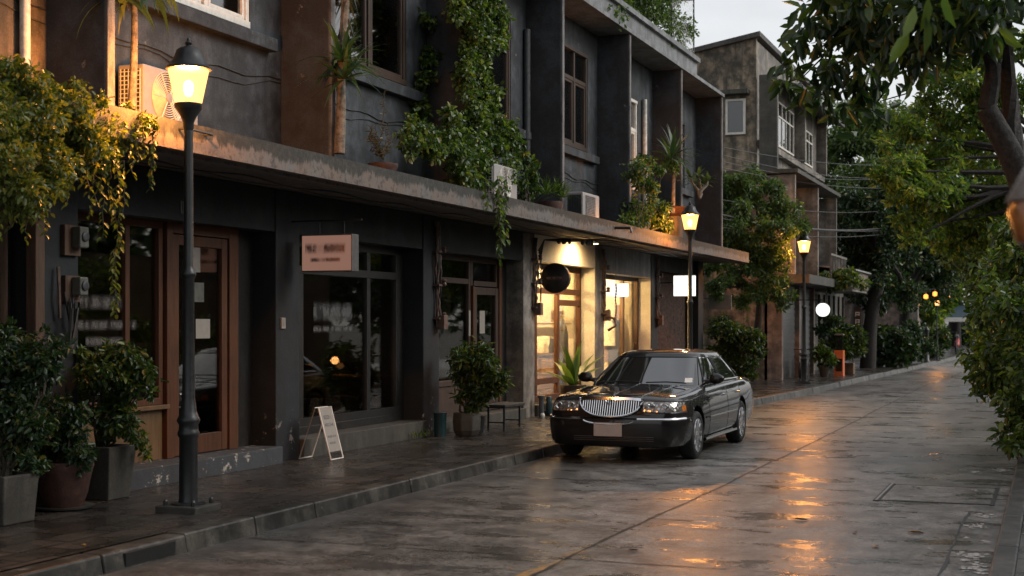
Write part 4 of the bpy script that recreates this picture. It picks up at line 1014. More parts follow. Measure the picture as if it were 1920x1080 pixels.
tag(bpy.data.objects['pot_saucer'], 'shallow pale saucer under the wide terracotta pot', 'saucer')
round_pot('stone_pot', 'octagonal stone pot with the bushy plant in front of the chandelier window', (-8.53, 20.32), [(.18, .15), (.225, .24), (.235, .4), (.225, .51), (.19, .51), (.18, .44)], 'concrete', n=8)
round_pot('black_pot', 'small black plant pot tucked between the stone pot and the bench', (-8.6, 20.85), [(.13, .15), (.16, .4), (.17, .42), (.15, .42)], 'black_trim')
round_pot('teal_pot', 'tall dark teal pot left of the octagonal stone pot', (-8.82, 19.95), [(.09, .15), (.1, .5), (.11, .52), (.09, .52)], 'teal_plastic')
r = thing('bench', 'low stone topped bench on thin black legs beside the stone pot', 'bench', (-8.58, 22.05, .15))
MB().add([(-8.76, 21.62, .5), (-8.4, 21.62, .5), (-8.38, 22.5, .5), (-8.77, 22.5, .5), (-8.78, 21.6, .56), (-8.38, 21.6, .56), (-8.36, 22.52, .56), (-8.79, 22.52, .56)],
         [(0, 3, 2, 1), (4, 5, 6, 7), (0, 1, 5, 4), (1, 2, 6, 5), (2, 3, 7, 6), (3, 0, 4, 7)]).build('seat', 'concrete', r, bevel=.018)
for x in (-8.72, -8.44):
    for y in (21.7, 22.42): MB().box(x - .015, x + .015, y - .015, y + .015, .15, .5).build('leg', 'black_metal', r)
m = MB(); m.box(-8.73, -8.43, 21.69, 21.71, .25, .27); m.box(-8.73, -8.43, 22.41, 22.43, .25, .27); m.build('stretcher', 'black_metal', r)
r = round_pot('wooden_tub', 'wooden tub with broad upright leaves by the lit cream shop', (-8.55, 25.6), [(.2, .25), (.24, .55), (.26, .72), (.23, .72)], 'brown_wood')
r = thing('standpipe', 'short grey standpipe with a teal sleeve by the pillar of the lit shop', 'pipe', (-8.9, 25.0, .15))
MB().lathe([(.05, .15), (.05, .5), (.07, .5), (.07, .55), (.03, .56)], (-8.92, 24.85, 0), 12).build('pipe', 'grey_pipe', r, smooth=True); MB().lathe([(.055, .2), (.06, .22), (.06, .5), (.05, .52)], (-8.86, 25.1, 0), 12).build('sleeve', 'teal_plastic', r, smooth=True)
MB().lathe([(.035, .151), (.045, .19), (.03, .23)], (-8.85, 24.72, 0), 10).build('bottle', 'white_paint', r)
r = thing('flower_pot', 'low terracotta pot with a withered plant on the canopy edge', 'pot', (-8.15, 16.55, 3.72))
MB().lathe([(.12, 3.7), (.16, 3.86), (.2, 3.93), (.2, 3.97), (.17, 3.97), (.16, 3.9)], (-8.13, 16.55, 0), 20).build('pot', 'terracotta', r, smooth=True); MB().lathe([(.16, 3.9), (.1, 3.93)], (-8.13, 16.55, 0), 20).build('soil', 'soil', r)
MB().box(-8.25, -8.0, 16.4, 16.7, 3.66, 3.7).build('pot_stand', 'brown_wood'); tag(bpy.data.objects['pot_stand'], 'flat wooden block under the terracotta pot on the canopy', 'block')
r = round_pot('flower_pot', 'brown pot with grassy plant on the canopy left of the square grille unit', (-8.2, 23.3), [(.15, 3.67), (.2, 3.86), (.23, 3.98), (.23, 4.02), (.2, 4.02)], 'terracotta')
r = round_pot('flower_pot', 'wide terracotta bowl with frangipani above the second street lamp', (-8.1, 31.6), [(.15, 4.35), (.3, 4.45), (.4, 4.55), (.36, 4.55)], 'terracotta')
tag(MB().box(-8.35, -7.95, 31.4, 31.8, 3.665, 4.345).build('pot_pedestal', 'stained_plaster', bevel=.01), 'stained pedestal under the wide terracotta bowl on the canopy', 'pedestal')
# ================================================================== the parked sedan
from mathutils.bvhtree import BVHTree
g = NT('tinted_glass'); M['tinted_glass'] = g.done(g.pbr((.010, .012, .012), .04, 0, None, Specular_IOR_Level=.9, Coat_Weight=.6, Coat_Roughness=.02))
g = NT('headlight_inner'); vo = g.n("ShaderNodeTexVoronoi", {"Vector": g.pos, "Scale": 22.}).outputs[0]
M['headlight_inner'] = g.done(g.pbr(g.mix(g.ramp(vo, .1, .6), (.75, .74, .72), (.22, .21, .2)), .2, .7, g.bump(vo, .6, .01)))
simple('amber_lens', (.55, .16, .03), .15)
simple('red_lens', (.3, .01, .01), .12)
def cr(P, n):
    """Catmull-Rom through the points, n samples"""
    P = np.asarray(P, float); Q = np.vstack([2 * P[0] - P[1], P, 2 * P[-1] - P[-2]]); m = len(P) - 1; out = []
    for t in np.linspace(0, m, n):
        i = min(int(t), m - 1); u = t - i; a, b, c, d = Q[i:i + 4]
        out.append(.5 * ((2 * b) + (-a + c) * u + (2 * a - 5 * b + 4 * c - d) * u ** 2 + (-a + 3 * b - 3 * c + d) * u ** 3))
    return np.array(out)
car = thing('parked_car', 'black sedan with chrome grille parked against the left kerb', 'car', (0, 0, 0))
ST = np.array([  # y, half width, bottom, shoulder, centre top
    (.0, .68, .36, .64, .66), (.025, .77, .31, .72, .745), (.07, .84, .28, .80, .83), (.13, .885, .26, .845, .88), (.22, .92, .245, .87, .915), (.4, .955, .235, .885, .94), (.8, .98, .225, .905, .965),
    (1.3, .99, .215, .93, 1.005), (1.65, .995, .21, .95, 1.03), (2.6, .995, .21, .965, 1.03), (3.8, .99, .215, .985, 1.05), (4.5, .975, .225, .995, 1.075), (5.0, .95, .25, .985, 1.065), (5.28, .91, .28, .955, 1.02),
    (5.40, .85, .32, .88, .93), (5.46, .72, .40, .74, .76)])
def station(y):
    i = np.interp(y, ST[:, 0], np.arange(len(ST)))
    return [np.interp(y, ST[:, 0], ST[:, k]) for k in range(1, 5)]
ysn = np.concatenate([np.linspace(0, .22, 10), np.linspace(.27, 5.2, 62), np.linspace(5.26, 5.46, 8)])
smooth_st = np.array([[np.interp(y, ST[:, 0], ST[:, k]) for k in range(1, 5)] for y in ysn])
for _ in range(2): smooth_st[12:-9] = .25 * smooth_st[11:-10] + .5 * smooth_st[12:-9] + .25 * smooth_st[13:-8]
NP = 30; rows = []
for y, (wd, zb, zs, zt) in zip(ysn, smooth_st):
    zm = zb + (zs - zb) * .42; lo = zb + (zs - zb) * .1
    prof = [(0, zb), (wd * .80, zb), (wd * .955, lo), (wd, zm), (wd * .992, zb + (zs - zb) * .66), (wd * .965, zs - (zs - zb) * .13), (wd * .915, zs - .008), (wd * .80, zs + .35 * (zt - zs)), (wd * .45, zs + .85 * (zt - zs)), (0, zt)]
    h = cr(prof, NP); h[0, 0] = 0; h[-1, 0] = 0
    rows.append(np.vstack([np.c_[h[:, 0], np.full(NP, y), h[:, 1]], np.c_[-h[-2:0:-1, 0], np.full(NP - 2, y), h[-2:0:-1, 1]]]))
rows = np.array(rows); ns, npt = rows.shape[:2]
F = [(i * npt + k, i * npt + (k + 1) % npt, (i + 1) * npt + (k + 1) % npt, (i + 1) * npt + k) for i in range(ns - 1) for k in range(npt)] + [tuple(range(npt))[::-1], tuple((ns - 1) * npt + k for k in range(npt))]
bodyv = rows.reshape(-1, 3)
bvh = BVHTree.FromPolygons([Vector(p) for p in bodyv], F)
def cast(tree, o, d):
    d = Vector(d).normalized()
    for j in ((0, 0, 0), (.003, .002, .004), (-.004, -.003, -.003), (.006, -.005, .007), (-.01, .008, -.012), (0, .02, -.02), (0, -.03, .02), (0, .06, 0), (0, -.06, 0)):
        l, n, i, ds = tree.ray_cast(Vector(o) + Vector(j), d)
        if l is not None: return l - Vector(j)
    return None
def hit(o, d, off=.0):
    l = cast(bvh, o, d)
    return None if l is None else l - Vector(d).normalized() * off
body = MB().add(bodyv, F).build('body', 'car_paint', car, smooth=True)
WY, WR, WXC = (1.0, 3.98), .335, .80
cut = MB()
for y in WY:
    for s in (-1, 1): cut.lathe([(.395, s * .60), (.395, s * 1.2)], (0, y, WR + .02), 36, 'x')
cuto = cut.build('cutter', 'black_trim')
bo = body.modifiers.new('arches', 'BOOLEAN'); bo.object = cuto; bo.operation = 'DIFFERENCE'; bo.solver = 'EXACT'
dg = bpy.context.evaluated_depsgraph_get(); dg.update()
nm = bpy.data.meshes.new_from_object(body.evaluated_get(dg)); body.modifiers.clear(); body.data = nm
nm.shade_smooth(); nm.set_sharp_from_angle(angle=R(38))
bpy.data.objects.remove(cuto)
# greenhouse
def gh(z):                                           # outline at height z: front y, rear y, half width
    t = max(0., (z - .98) / .44)
    return 1.50 + .98 * t ** .95, 4.86 - .80 * t ** 1.15, .885 - .235 * t ** 1.15
def gpt(a, z, k=1.):
    yf, yr, wd = gh(min(z, 1.42)); n = 5.5
    c, s = math.cos(a), math.sin(a)
    x = wd * math.copysign(abs(c) ** (2 / n), c); y = math.copysign(abs(s) ** (2 / n), s)
    yc = (yf + yr) / 2; L = (yr - yf) / 2
    yy = yc + y * L
    if y < 0: yy += .10 * (1 - (x / wd) ** 2) * 0 - 0
    bow = .10 * (1 - (x / wd) ** 2)
    yy += -bow if y < 0 else bow * .7
    if abs(y) < .98 and False: pass
    return np.array((x * k, yc + (yy - yc) * k, z))
N = 96; V = []; zz = np.linspace(.94, 1.42, 14)
for z in zz: V += [gpt(2 * math.pi * k / N, z) for k in range(N)]
ks = np.cos(np.linspace(0, math.pi / 2, 9)[1:-1])
for k_, q in zip(ks, np.linspace(0, math.pi / 2, 9)[1:-1]): V += [gpt(2 * math.pi * k / N, 1.42, .0 + k_) + np.array((0, 0, .085 * math.sin(q))) for k in range(N)]
m_ = 14 + len(ks); Fg = [(i * N + k, i * N + (k + 1) % N, (i + 1) * N + (k + 1) % N, (i + 1) * N + k) for i in range(m_ - 1) for k in range(N)] + [tuple((m_ - 1) * N + k for k in range(N))]
MB().add(V, Fg).build('roof', 'car_paint', car, smooth=True)
gb = BVHTree.FromPolygons([Vector(p) for p in V], Fg)
def ghit(o, d, off):
    l = cast(gb, o, d)
    if l is None: print('GHIT miss', o); return Vector((o[0] * .4, o[1], o[2]))
    return l - Vector(d).normalized() * off
def patch(fn, nu, nv):
    g_ = [[fn(u, v) for u in np.linspace(0, 1, nu)] for v in np.linspace(0, 1, nv)]
    v = [p for r_ in g_ for p in r_]; return MB().add(v, [(j * nu + i, j * nu + i + 1, (j + 1) * nu + i + 1, (j + 1) * nu + i) for j in range(nv - 1) for i in range(nu - 1)]), g_
def ws(u, v):
    z = 1.005 + .385 * v; wd = (.80 - .195 * v) * (2 * u - 1); p = ghit((wd, 0, z), (0, 1, 0), .006); return p
pm, g_ = patch(ws, 25, 12); pm.build('windshield', 'tinted_glass', car, smooth=True)
wsg = g_
MB().tube([p + Vector((0, -.004, 0)) for p in [r_[0] for r_ in g_] + g_[-1] + [r_[-1] for r_ in g_][::-1]], .009, 5, cap=False).build('windshield_trim', 'black_trim', car)
def bl(u, v):
    z = 1.08 + .29 * v; wd = (.74 - .15 * v) * (2 * u - 1); return ghit((wd, 9, z), (0, -1, 0), .006)
patch(bl, 15, 8)[0].build('rear_window', 'tinted_glass', car, smooth=True)
for s in (1, -1):
    def side(y0b, y1b, y0t, y1t, zb=1.035, ztp=1.375):
        def fn(u, v):
            z = zb + (ztp - zb) * v; a = y0b + (y0t - y0b) * v; b = y1b + (y1t - y1b) * v ** 1.3; return ghit((s * 2, a + (b - a) * u, z), (-s, 0, 0), .006)
        return fn
    for (a, b, c, d) in ((1.98, 2.88, 2.50, 2.90), (2.96, 4.16, 2.98, 3.80)):
        pm, g_ = patch(side(a, b, c, d), 12, 8)
        o = pm.build('side_window', 'tinted_glass', car, smooth=True)
        MB().tube([p + Vector((s * .004, 0, 0)) for p in g_[-1]], .007, 5).build('window_trim', 'chrome', o)
        MB().tube([p + Vector((s * .003, 0, 0)) for p in [r_[0] for r_ in g_]], .012, 5).tube([p + Vector((s * .003, 0, 0)) for p in [r_[-1] for r_ in g_]], .012, 5).build('window_post', 'black_trim', o)
        MB().tube([p + Vector((s * .006, 0, 0)) for p in g_[0]], .013, 6).build('belt_moulding', 'chrome', o, smooth=True)
    pm, g_ = patch(side(4.22, 4.46, 3.88, 4.0, 1.05, 1.33), 6, 8); pm.build('quarter_window', 'tinted_glass', car, smooth=True)
def line_on(pts, wd, mat, name, off=.0015, tube=None):
    P = [hit(o, d, off) for o, d in pts]; P = [p for p in P if p is not None]
    if tube: return MB().tube(P, tube, 6).build(name, mat, car, smooth=True)
    return MB().tube(P, wd, 4).build(name, mat, car)
for s in (1, -1):
    for y, zt in ((1.66, .93), (2.92, .95), (3.86, .96)): line_on([((s * 2, y + (.0 if y > 2 else .06 * (1 - t)), .27 + (zt - .27) * t), (-s, 0, 0)) for t in np.linspace(0, 1, 18)], .004, 'black_trim', 'door_gap', 0)
    line_on([((s * 2, y, .555), (-s, 0, 0)) for y in np.linspace(1.45, 3.55, 30)], 0, 'car_paint', 'side_moulding', -.002, .016)
    line_on([((s * .72 * (1 + .1 * t), .12 + 1.42 * t, 2), (0, 0, -1)) for t in np.linspace(0, 1, 24)], .004, 'black_trim', 'hood_gap', 0)
    for y in (2.72, 3.70):
        p = hit((s * 2, y, .83), (-s, 0, 0), -.0)
        MB().box(p.x - .01, p.x + s * .035, y - .1, y + .1, .815, .845).build('door_handle', 'chrome', car, bevel=.012)
    # hood crease
    line_on([((s * (.40 + .18 * t), .16 + 1.38 * t, 2), (0, 0, -1)) for t in np.linspace(0, 1, 24)], 0, 'car_paint', 'hood_crease', -.010, .020)
    # mirrors
    mr = MB(); n = 14
    prof = [(.02, 0), (.075, .02), (.098, .07), (.09, .14), (.05, .2), (.01, .215)]
    for r_, x in prof: pass
    v = []
    for r_, x in prof:
        for k in range(n): 
            t = 2 * math.pi * k / n; v.append((s * (.90 + x * 1.05), 2.02 + .055 * (r_ / .1) * math.cos(t) , 1.085 + r_ * .82 * math.sin(t)))
    f = [(i * n + k, i * n + (k + 1) % n, (i + 1) * n + (k + 1) % n, (i + 1) * n + k) for i in range(5) for k in range(n)] + [tuple(range(n))[::-1], tuple(5 * n + k for k in range(n))]
    o = MB().add(v, f).build('side_mirror', 'car_paint', car, smooth=True)
    MB().tube([(s * .80, 2.02, 1.03), (s * .92, 2.02, 1.05)], [.04, .03], 8).build('mirror_arm', 'black_trim', o, smooth=True)
    # headlights
    def hl(u, v):
        a = R(2 + 72 * u); o_ = np.array((s * .43, .62, .70 + .145 * v - .012 * u)); d = np.array((s * math.sin(a), -math.cos(a), 0)); 
        if u < .35: o_[0] = s * (.43 + 0 * u)
        return hit(o_ + d * 2, -d, .004)
    pm, g_ = patch(hl, 16, 6); o = pm.build('headlight', 'headlight_inner', car, smooth=True)
    pm, g2 = patch(lambda u, v: hl(.78 + .2 * u, .12 + .5 * v) + Vector((s * .003, -.002, 0)), 6, 4); pm.build('turn_signal', 'amber_lens', o, smooth=True)
    bs = MB()
    for (u, v, r_) in ((.16, .5, .05), (.38, .5, .048)):
        p = hl(u, v); bs.lathe([(r_, p.y - .004), (r_ * .9, p.y - .010), (r_ * .6, p.y - .004)], (p.x, 0, p.z), 16, 'y')
    bs.build('reflector', 'chrome', o, smooth=True)
    MB().tube([q for q in g_[0]] + [r_[-1] for r_ in g_] + [q for q in g_[-1]][::-1] + [r_[0] for r_ in g_][::-1], .008, 5, cap=False).build('bezel', 'black_trim', o)
    tl, g3 = patch(lambda u, v: hit((s * (.45 + .4 * u), 9, .72 + .18 * v), (0, -1, 0), .004), 6, 4); tl.build('tail_light', 'red_lens', car, smooth=True)
# front bumper swept along the plan curve
pl = cr([(-.985, .62), (-.965, .34), (-.88, .10), (-.72, -.02), (-.4, -.075), (0, -.09), (.4, -.075), (.72, -.02), (.88, .10), (.965, .34), (.985, .62)], 61)
def sweep(prof, lo=0, hi=61):
    v = []; P = pl[lo:hi]
    for i in range(len(P)):
        d = P[min(i + 1, len(P) - 1)] - P[max(i - 1, 0)]; d /= np.linalg.norm(d); nn = np.array((d[1], -d[0]))
        for o_, z in prof: v.append((P[i][0] + nn[0] * o_, P[i][1] + nn[1] * o_, z))
    n = len(prof); m = len(P)
    return MB().add(v, [(i * n + k, i * n + (k + 1) % n, (i + 1) * n + (k + 1) % n, (i + 1) * n + k) for i in range(m - 1) for k in range(n)] + [tuple(range(n))[::-1], tuple((m - 1) * n + k for k in range(n))])
bp = sweep([(-.10, .615), (-.03, .618), (.004, .60), (.012, .56), (.006, .47), (.0, .40), (-.02, .30), (-.06, .235), (-.12, .22), (-.16, .4)]).build('front_bumper', 'car_paint', car, smooth=True)
for lo, hi in ((6, 25), (36, 55)): sweep([(-.02, .628), (.012, .622), (.022, .607), (.014, .592), (-.0, .592)], lo, hi).build('chrome_strip', 'chrome', bp, smooth=True)
MB().tube([(x, -.108 + .10 * x * x, .592 - .06 * (1 - (x / .36) ** 2) ** .5 * 1.0) for x in np.linspace(-.355, .355, 25)], .013, 6).build('chrome_strip', 'chrome', bp, smooth=True)
lv = MB()
for z in (.315, .34, .365): lv.tube([(x, -.088 + .09 * x * x + (.365 - z) * .3, z) for x in np.linspace(-.5, .62, 20)], .006, 4)
lv.build('air_slats', 'grey_pipe', bp)
pt = MB(); pt.box(-.20, .20, -.116, -.104, .37, .555); o = pt.build('licence_plate', 'grey_plate', car, bevel=.008)
MB().tube([(-.205, -.108, .365), (.205, -.108, .365), (.205, -.108, .56), (-.205, -.108, .56), (-.205, -.108, .365)], .006, 5).build('plate_frame', 'black_trim', o)
# grille: waterfall bars in a chrome surround
def gy(x, z): return -.06 + (z - .63) * .40 + .13 * x * x
def ghalf(z):
    t = (z - .635) / .24; t = min(1, max(0, t)); return .445 * (1 - (1 - t) ** 2.8) ** .42 * (.92 + .08 * t)
zs_ = .635 + .24 * (1 - np.cos(np.linspace(0, math.pi / 2, 16)))
outl = [(-ghalf(z), z) for z in zs_[::-1]] + [(ghalf(z), z) for z in zs_[1:]]
outl = [(x, z) for x, z in outl]
gr = MB().tube([(x, gy(x, z) - .012, z) for x, z in outl], .014, 7).build('grille', 'chrome', car, smooth=True)
top = MB(); xs = np.linspace(-.425, .425, 25); v = []
for x in xs:
    zt = .884 - .012 * (x / .42) ** 4
    for dy, dz in ((-.03, -.024), (-.022, .012), (.06, .030), (.09, .0)): v.append((x, gy(x, .875) + dy, zt + dz))
top.add(v, [(i * 4 + k, i * 4 + (k + 1) % 4, (i + 1) * 4 + (k + 1) % 4, (i + 1) * 4 + k) for i in range(24) for k in range(4)] + [(3, 2, 1, 0), (96, 97, 98, 99)]); top.build('grille_header', 'chrome', gr, smooth=True)
bars = MB()
for x in np.linspace(-.39, .39, 25):
    z0 = next((z for z in np.linspace(.635, .875, 80) if ghalf(z) >= abs(x)), .87)
    bars.tube([(x, gy(x, z) - .008, z) for z in np.linspace(z0, .872, 8)], .0065, 5)
bars.build('grille_bars', 'chrome', gr, smooth=True)
MB().add([(x, gy(x, z) + .008, z) for x, z in outl], [tuple(range(len(outl)))]).build('grille_backing', 'black_trim', gr)
# the surround needs body behind it: nose fill
em = MB(); c_ = (0, gy(0, .84) - .03, .835)
em.box(-.014, .014, c_[1] - .006, c_[1], .80, .806); em.box(-.014, .014, c_[1] - .006, c_[1], .874, .88); em.box(-.014, -.009, c_[1] - .006, c_[1], .806, .874); em.box(.009, .014, c_[1] - .006, c_[1], .806, .874)
em.box(-.002, .002, c_[1] - .008, c_[1] - .002, .802, .878); em.box(-.012, .012, c_[1] - .0075, c_[1] - .002, .838, .842); em.build('grille_emblem', 'chrome', gr)
he = MB(); p = hit((0, .2, 2), (0, 0, -1)); he.box(-.01, .01, p.y - .01, p.y + .01, p.z - .005, p.z + .05); he.box(-.016, .016, p.y - .004, p.y + .004, p.z + .015, p.z + .055); he.build('hood_ornament', 'chrome', car, bevel=.003)
line_on([((0, .24 + 1.3 * t, 2), (0, 0, -1)) for t in np.linspace(0, 1, 20)], 0, 'car_paint', 'hood_crease', -.006, .012)
# wipers, sticker, antenna
MB().tube([(-.62, 1.49, 1.03), (-.3, 1.50, 1.05), (.0, 1.475, 1.045)], .010, 5).build('wiper', 'black_trim', car); MB().tube([(.1, 1.45, 1.04), (.4, 1.48, 1.05), (.68, 1.53, 1.035)], .010, 5).build('wiper', 'black_trim', car)
patch(lambda u, v: ws(.90 + .06 * u, .08 + .16 * v) + Vector((0, -.004, .002)), 3, 3)[0].build('sticker', 'white_paint', car)
# wheels
def wheel():
    o = MB()
    prof = [(.20, -.085), (.255, -.108), (.30, -.112), (.325, -.095), (.335, -.06), (.335, .06), (.325, .095), (.30, .112), (.255, .108), (.235, .085)]
    w_ = o.lathe(prof, (0, 0, 0), 44, 'x').build('wheel', 'tyre', car, smooth=True)
    rm_ = MB().lathe([(.238, .095), (.232, .108), (.222, .104), (.214, .06), (.12, .02), (.05, .03), (.001, .03)], (0, 0, 0), 44, 'x')
    for k in range(10):
        t = 2 * math.pi * k / 10; c, s_ = math.cos(t), math.sin(t); a = .022
        def q(r_, h_, x): return (x, r_ * c - h_ * s_, r_ * s_ + h_ * c)
        rm_.add([q(.05, -.014, .06), q(.05, .014, .06), q(.222, .03, .095), q(.222, -.03, .095), q(.05, -.014, .082), q(.05, .014, .082), q(.222, .022, .112), q(.222, -.022, .112)],
                [(0, 3, 2, 1), (4, 5, 6, 7), (0, 1, 5, 4), (1, 2, 6, 5), (2, 3, 7, 6), (3, 0, 4, 7)])
    rm_.build('rim', 'rim_alloy', w_, smooth=True)
    MB().lathe([(.06, .07), (.055, .098), (.02, .102), (.001, .102)], (0, 0, 0), 20, 'x').build('hub_cap', 'chrome', w_, smooth=True)
    return w_
w0 = wheel(); w0.location = (WXC + .075, WY[0], WR)
for s, y in ((1, WY[1]), (-1, WY[0]), (-1, WY[1])):
    c = copy_tree(w0, parent=car); c.location = (s * (WXC + .075), y, WR); c.rotation_euler = (0, 0, 0 if s > 0 else math.pi)
ub = MB(); ub.box(-.7, .7, .5, 5.0, .19, .26); ub.build('underbody', 'black_trim', car)
for s in (1, -1): MB().tube([(s * .97, y, .245) for y in np.linspace(1.45, 3.55, 8)], .03, 6).build('rocker_panel', 'car_paint', car, smooth=True)
car.location = (-5.62, 18.42, 0)
# ================================================================== houses beyond the terrace
def on(px, py, X0):
    u = (px - 960) / FPX; d = X0 / (u * math.cos(TH) - math.sin(TH))
    return np.array((X0, d * (u * math.sin(TH) + math.cos(TH)), CAMH - (py - HORIZ) / FPX * d))
r = thing('old_house', 'tall weathered tan house with a dark stained end wall beyond the terrace', 'house', (-9.1, 46.2, .15))
MB().prism([(-17, 0), (-9.1, 0), (-9.1, 11.28), (-17, 9.85)], 'y', 46.2, 46.4).build('wall', 'old_plaster', r)
MB().box(-9.0 , -8.4, 46.19, 46.42, 0, 10.05).build('fin', 'dark_old_plaster', r, bevel=.02)
MB().prism([(-17, 9.86), (-8.95, 11.30), (-8.95, 11.46), (-17, 10.02)], 'y', 46.05, 60).build('roof', 'roof_tile', r)
MB().box(-9.3, -9.1, 46.4, 59.5, 0, 11.2).build('wall', 'pale_plaster', r)
ev = MB(); ev.add([(-9.1, 49.5, 10.4), (-8.1, 49.5, 10.05), (-8.1, 60, 10.05), (-9.1, 60, 10.4), (-9.1, 49.5, 10.5), (-8.1, 49.5, 10.17), (-8.1, 60, 10.17), (-9.1, 60, 10.5)], [(0, 3, 2, 1), (4, 5, 6, 7), (0, 1, 5, 4), (1, 2, 6, 5), (2, 3, 7, 6), (3, 0, 4, 7)]); ev.build('eave', 'roof_tile', r)
MB().box(-9.1, -8.85, 46.43, 59.5, 7.75, 7.95).build('floor_band', 'pale_plaster', r)
for y in (53.6, 58.9): MB().box(-9.1, -8.7, y, y + .2, 7.96, 10.3).build('fin', 'pale_plaster', r)
def far_window(y0, y1, z0, z1, cols, X=-9.1):
    f = MB(); t = .06; f.box(X, X + .05, y0, y1, z0, z0 + t); f.box(X, X + .05, y0, y1, z1 - t, z1)
    for c in np.linspace(y0, y1 - t, cols + 1): f.box(X + .001, X + .048, c, c + t, z0 + t, z1 - t)
    f.box(X + .002, X + .046, y0 + t, y1 - t, (z0 + z1) * .5 + .25, (z0 + z1) * .5 + .3)
    o = f.build('window', 'white_paint', r); MB().box(X + .01, X + .02, y0 + .02, y1 - .02, z0 + .02, z1 - .02).build('pane', 'tinted_glass', o)
far_window(50.0, 53.2, 8.15, 9.75, 4); far_window(55.2, 57.6, 8.15, 9.5, 3)
f = MB(); f.box(-10.1, -9.44, 46.12, 46.2, 8.12, 8.19); f.box(-10.1, -9.44, 46.12, 46.2, 9.22, 9.29); f.box(-10.1, -10.03, 46.122, 46.2, 8.19, 9.22); f.box(-9.51, -9.44, 46.122, 46.2, 8.19, 9.22)
o = f.build('window', 'white_paint', r); MB().box(-10.03, -9.51, 46.16, 46.19, 8.19, 9.22).build('pane', 'window_glass', o); MB().box(-10.03, -9.51, 46.192, 46.198, 8.19, 9.22).build('blind', 'grey_pipe', o)
MB().box(-10.2, -9.3, 45.8, 46.2, 9.42, 9.56).build('window_hood', 'dark_old_plaster', r)
def far_box(name, label, cat, mb, mat, group=None): return tag(mb.build(name, mat), label, cat, group)

r = thing('balcony_house', 'lower tan house with projecting fins and grey shutters behind the third street lamp', 'house', (-8.2, 43.5, .15))
MB().box(-12, -8.2, 43.6, 52.5, 3.3, 6.5).build('wall', 'pale_plaster', r)
MB().box(-12, -8.2, 43.4, 43.59, .1, 6.5).build('end_wall', 'old_plaster', r)
for y in (43.4, 47.9, 52.2): MB().box(-8.199, -7.35, y, y + .16, 3.4, 6.45).build('fin', 'pale_plaster', r, bevel=.01)
MB().box(-12, -7.25, 43.3, 52.6, 6.5, 6.62).build('roof', 'dark_old_plaster', r)
MB().box(-8.3, -6.9, 43.3, 50.4, 3.12, 3.39).build('canopy', 'dark_old_plaster', r)
for y0, y1 in ((44.4, 47.2), (48.6, 51.4)):
    MB().box(-8.19, -8.14, y0, y1, 4.3, 6.0).build('window', 'dark_frame', r); 
MB().box(-8.6, -8.3, 43.6, 52.5, .1, 3.1).build('wall', 'dark_old_plaster', r)
for y in (43.4, 46.6, 49.6):
    MB().box(-8.299, -7.75, y, y + .22, .14, 3.11).build('pillar', 'pink_plaster', r, bevel=.01)
for k, y in enumerate((43.7, 46.9)):
    m = MB()
    for q in range(30): m.box(-7.96 + .015 * (q % 2), -7.9 + .015 * (q % 2), y, y + 2.8, .15 + q * .098, .15 + q * .098 + .096)
    m.build('roller_shutter', 'grey_pipe', r)
rl = MB()
for y in np.arange(48.5, 52.4, .4): rl.box(-7.05, -7.0, y, y + .05, 3.4, 4.2)
rl.box(-7.06, -6.99, 48.4, 52.4, 4.2, 4.27); rl.build('balustrade', 'pale_plaster', r)
r = thing('shop_awning', 'pale boxy awning jutting over the pavement right of the round lit sign', 'awning', (-7.2, 52, 3.3))
p0, p1 = at(1568, 560, 50), at(1612, 560, 50)
MB().box(p0[0] - .9, -6.55, 50.5, 54.5, 3.02, 3.12).build('soffit', 'pale_plaster', r); MB().box(-6.6, -6.5, 50.5, 54.5, 3.12, 3.72).build('fascia', 'pink_plaster', r); MB().box(-8.2, -6.6, 50.45, 50.55, 3.12, 3.66).build('side_panel', 'pale_plaster', r)
MB().add([(-8.2, 50.3, 3.95), (-6.4, 50.3, 3.74), (-6.4, 54.7, 3.74), (-8.2, 54.7, 3.95), (-8.2, 50.3, 4.0), (-6.4, 50.3, 3.79), (-6.4, 54.7, 3.79), (-8.2, 54.7, 4.0)], [(0, 3, 2, 1), (4, 5, 6, 7), (0, 1, 5, 4), (1, 2, 6, 5), (2, 3, 7, 6), (3, 0, 4, 7)]).build('roof', 'zinc', r)
r = thing('dark_shop', 'dark open shop front under the boxy awning', 'shop', (-8.3, 54, .15))
MB().box(-12, -8.3, 52.7, 61, .1, 6).build('wall', 'dark_old_plaster', r)
m = MB(); [m.box(-8.29, -8.22, y, y + .1, .2, 3.0) for y in np.arange(52.8, 60.8, 1.3)]; m.build('shop_frame', 'dark_frame', r)
r = thing('banner', 'narrow dark upright banner with white letters at the leafy dark shop', 'banner', (-7.0, 53, 1.9))
p = at(1608, 612, 53); MB().box(p[0] - .12, p[0] + .12, 53.0, 53.03, 1.35, 2.5).build('cloth', 'black_trim', r)
m = MB()
for z in (2.15, 1.88, 1.55):
    m.box(p[0] - .08, p[0] + .08, 52.99, 52.996, z + .13, z + .16); m.box(p[0] - .08, p[0] - .05, 52.99, 52.996, z, z + .13); m.box(p[0] + .04, p[0] + .07, 52.99, 52.996, z + .02, z + .13); m.box(p[0] - .05, p[0] + .04, 52.99, 52.996, z + .05, z + .075)
m.build('lettering', 'white_paint', r)
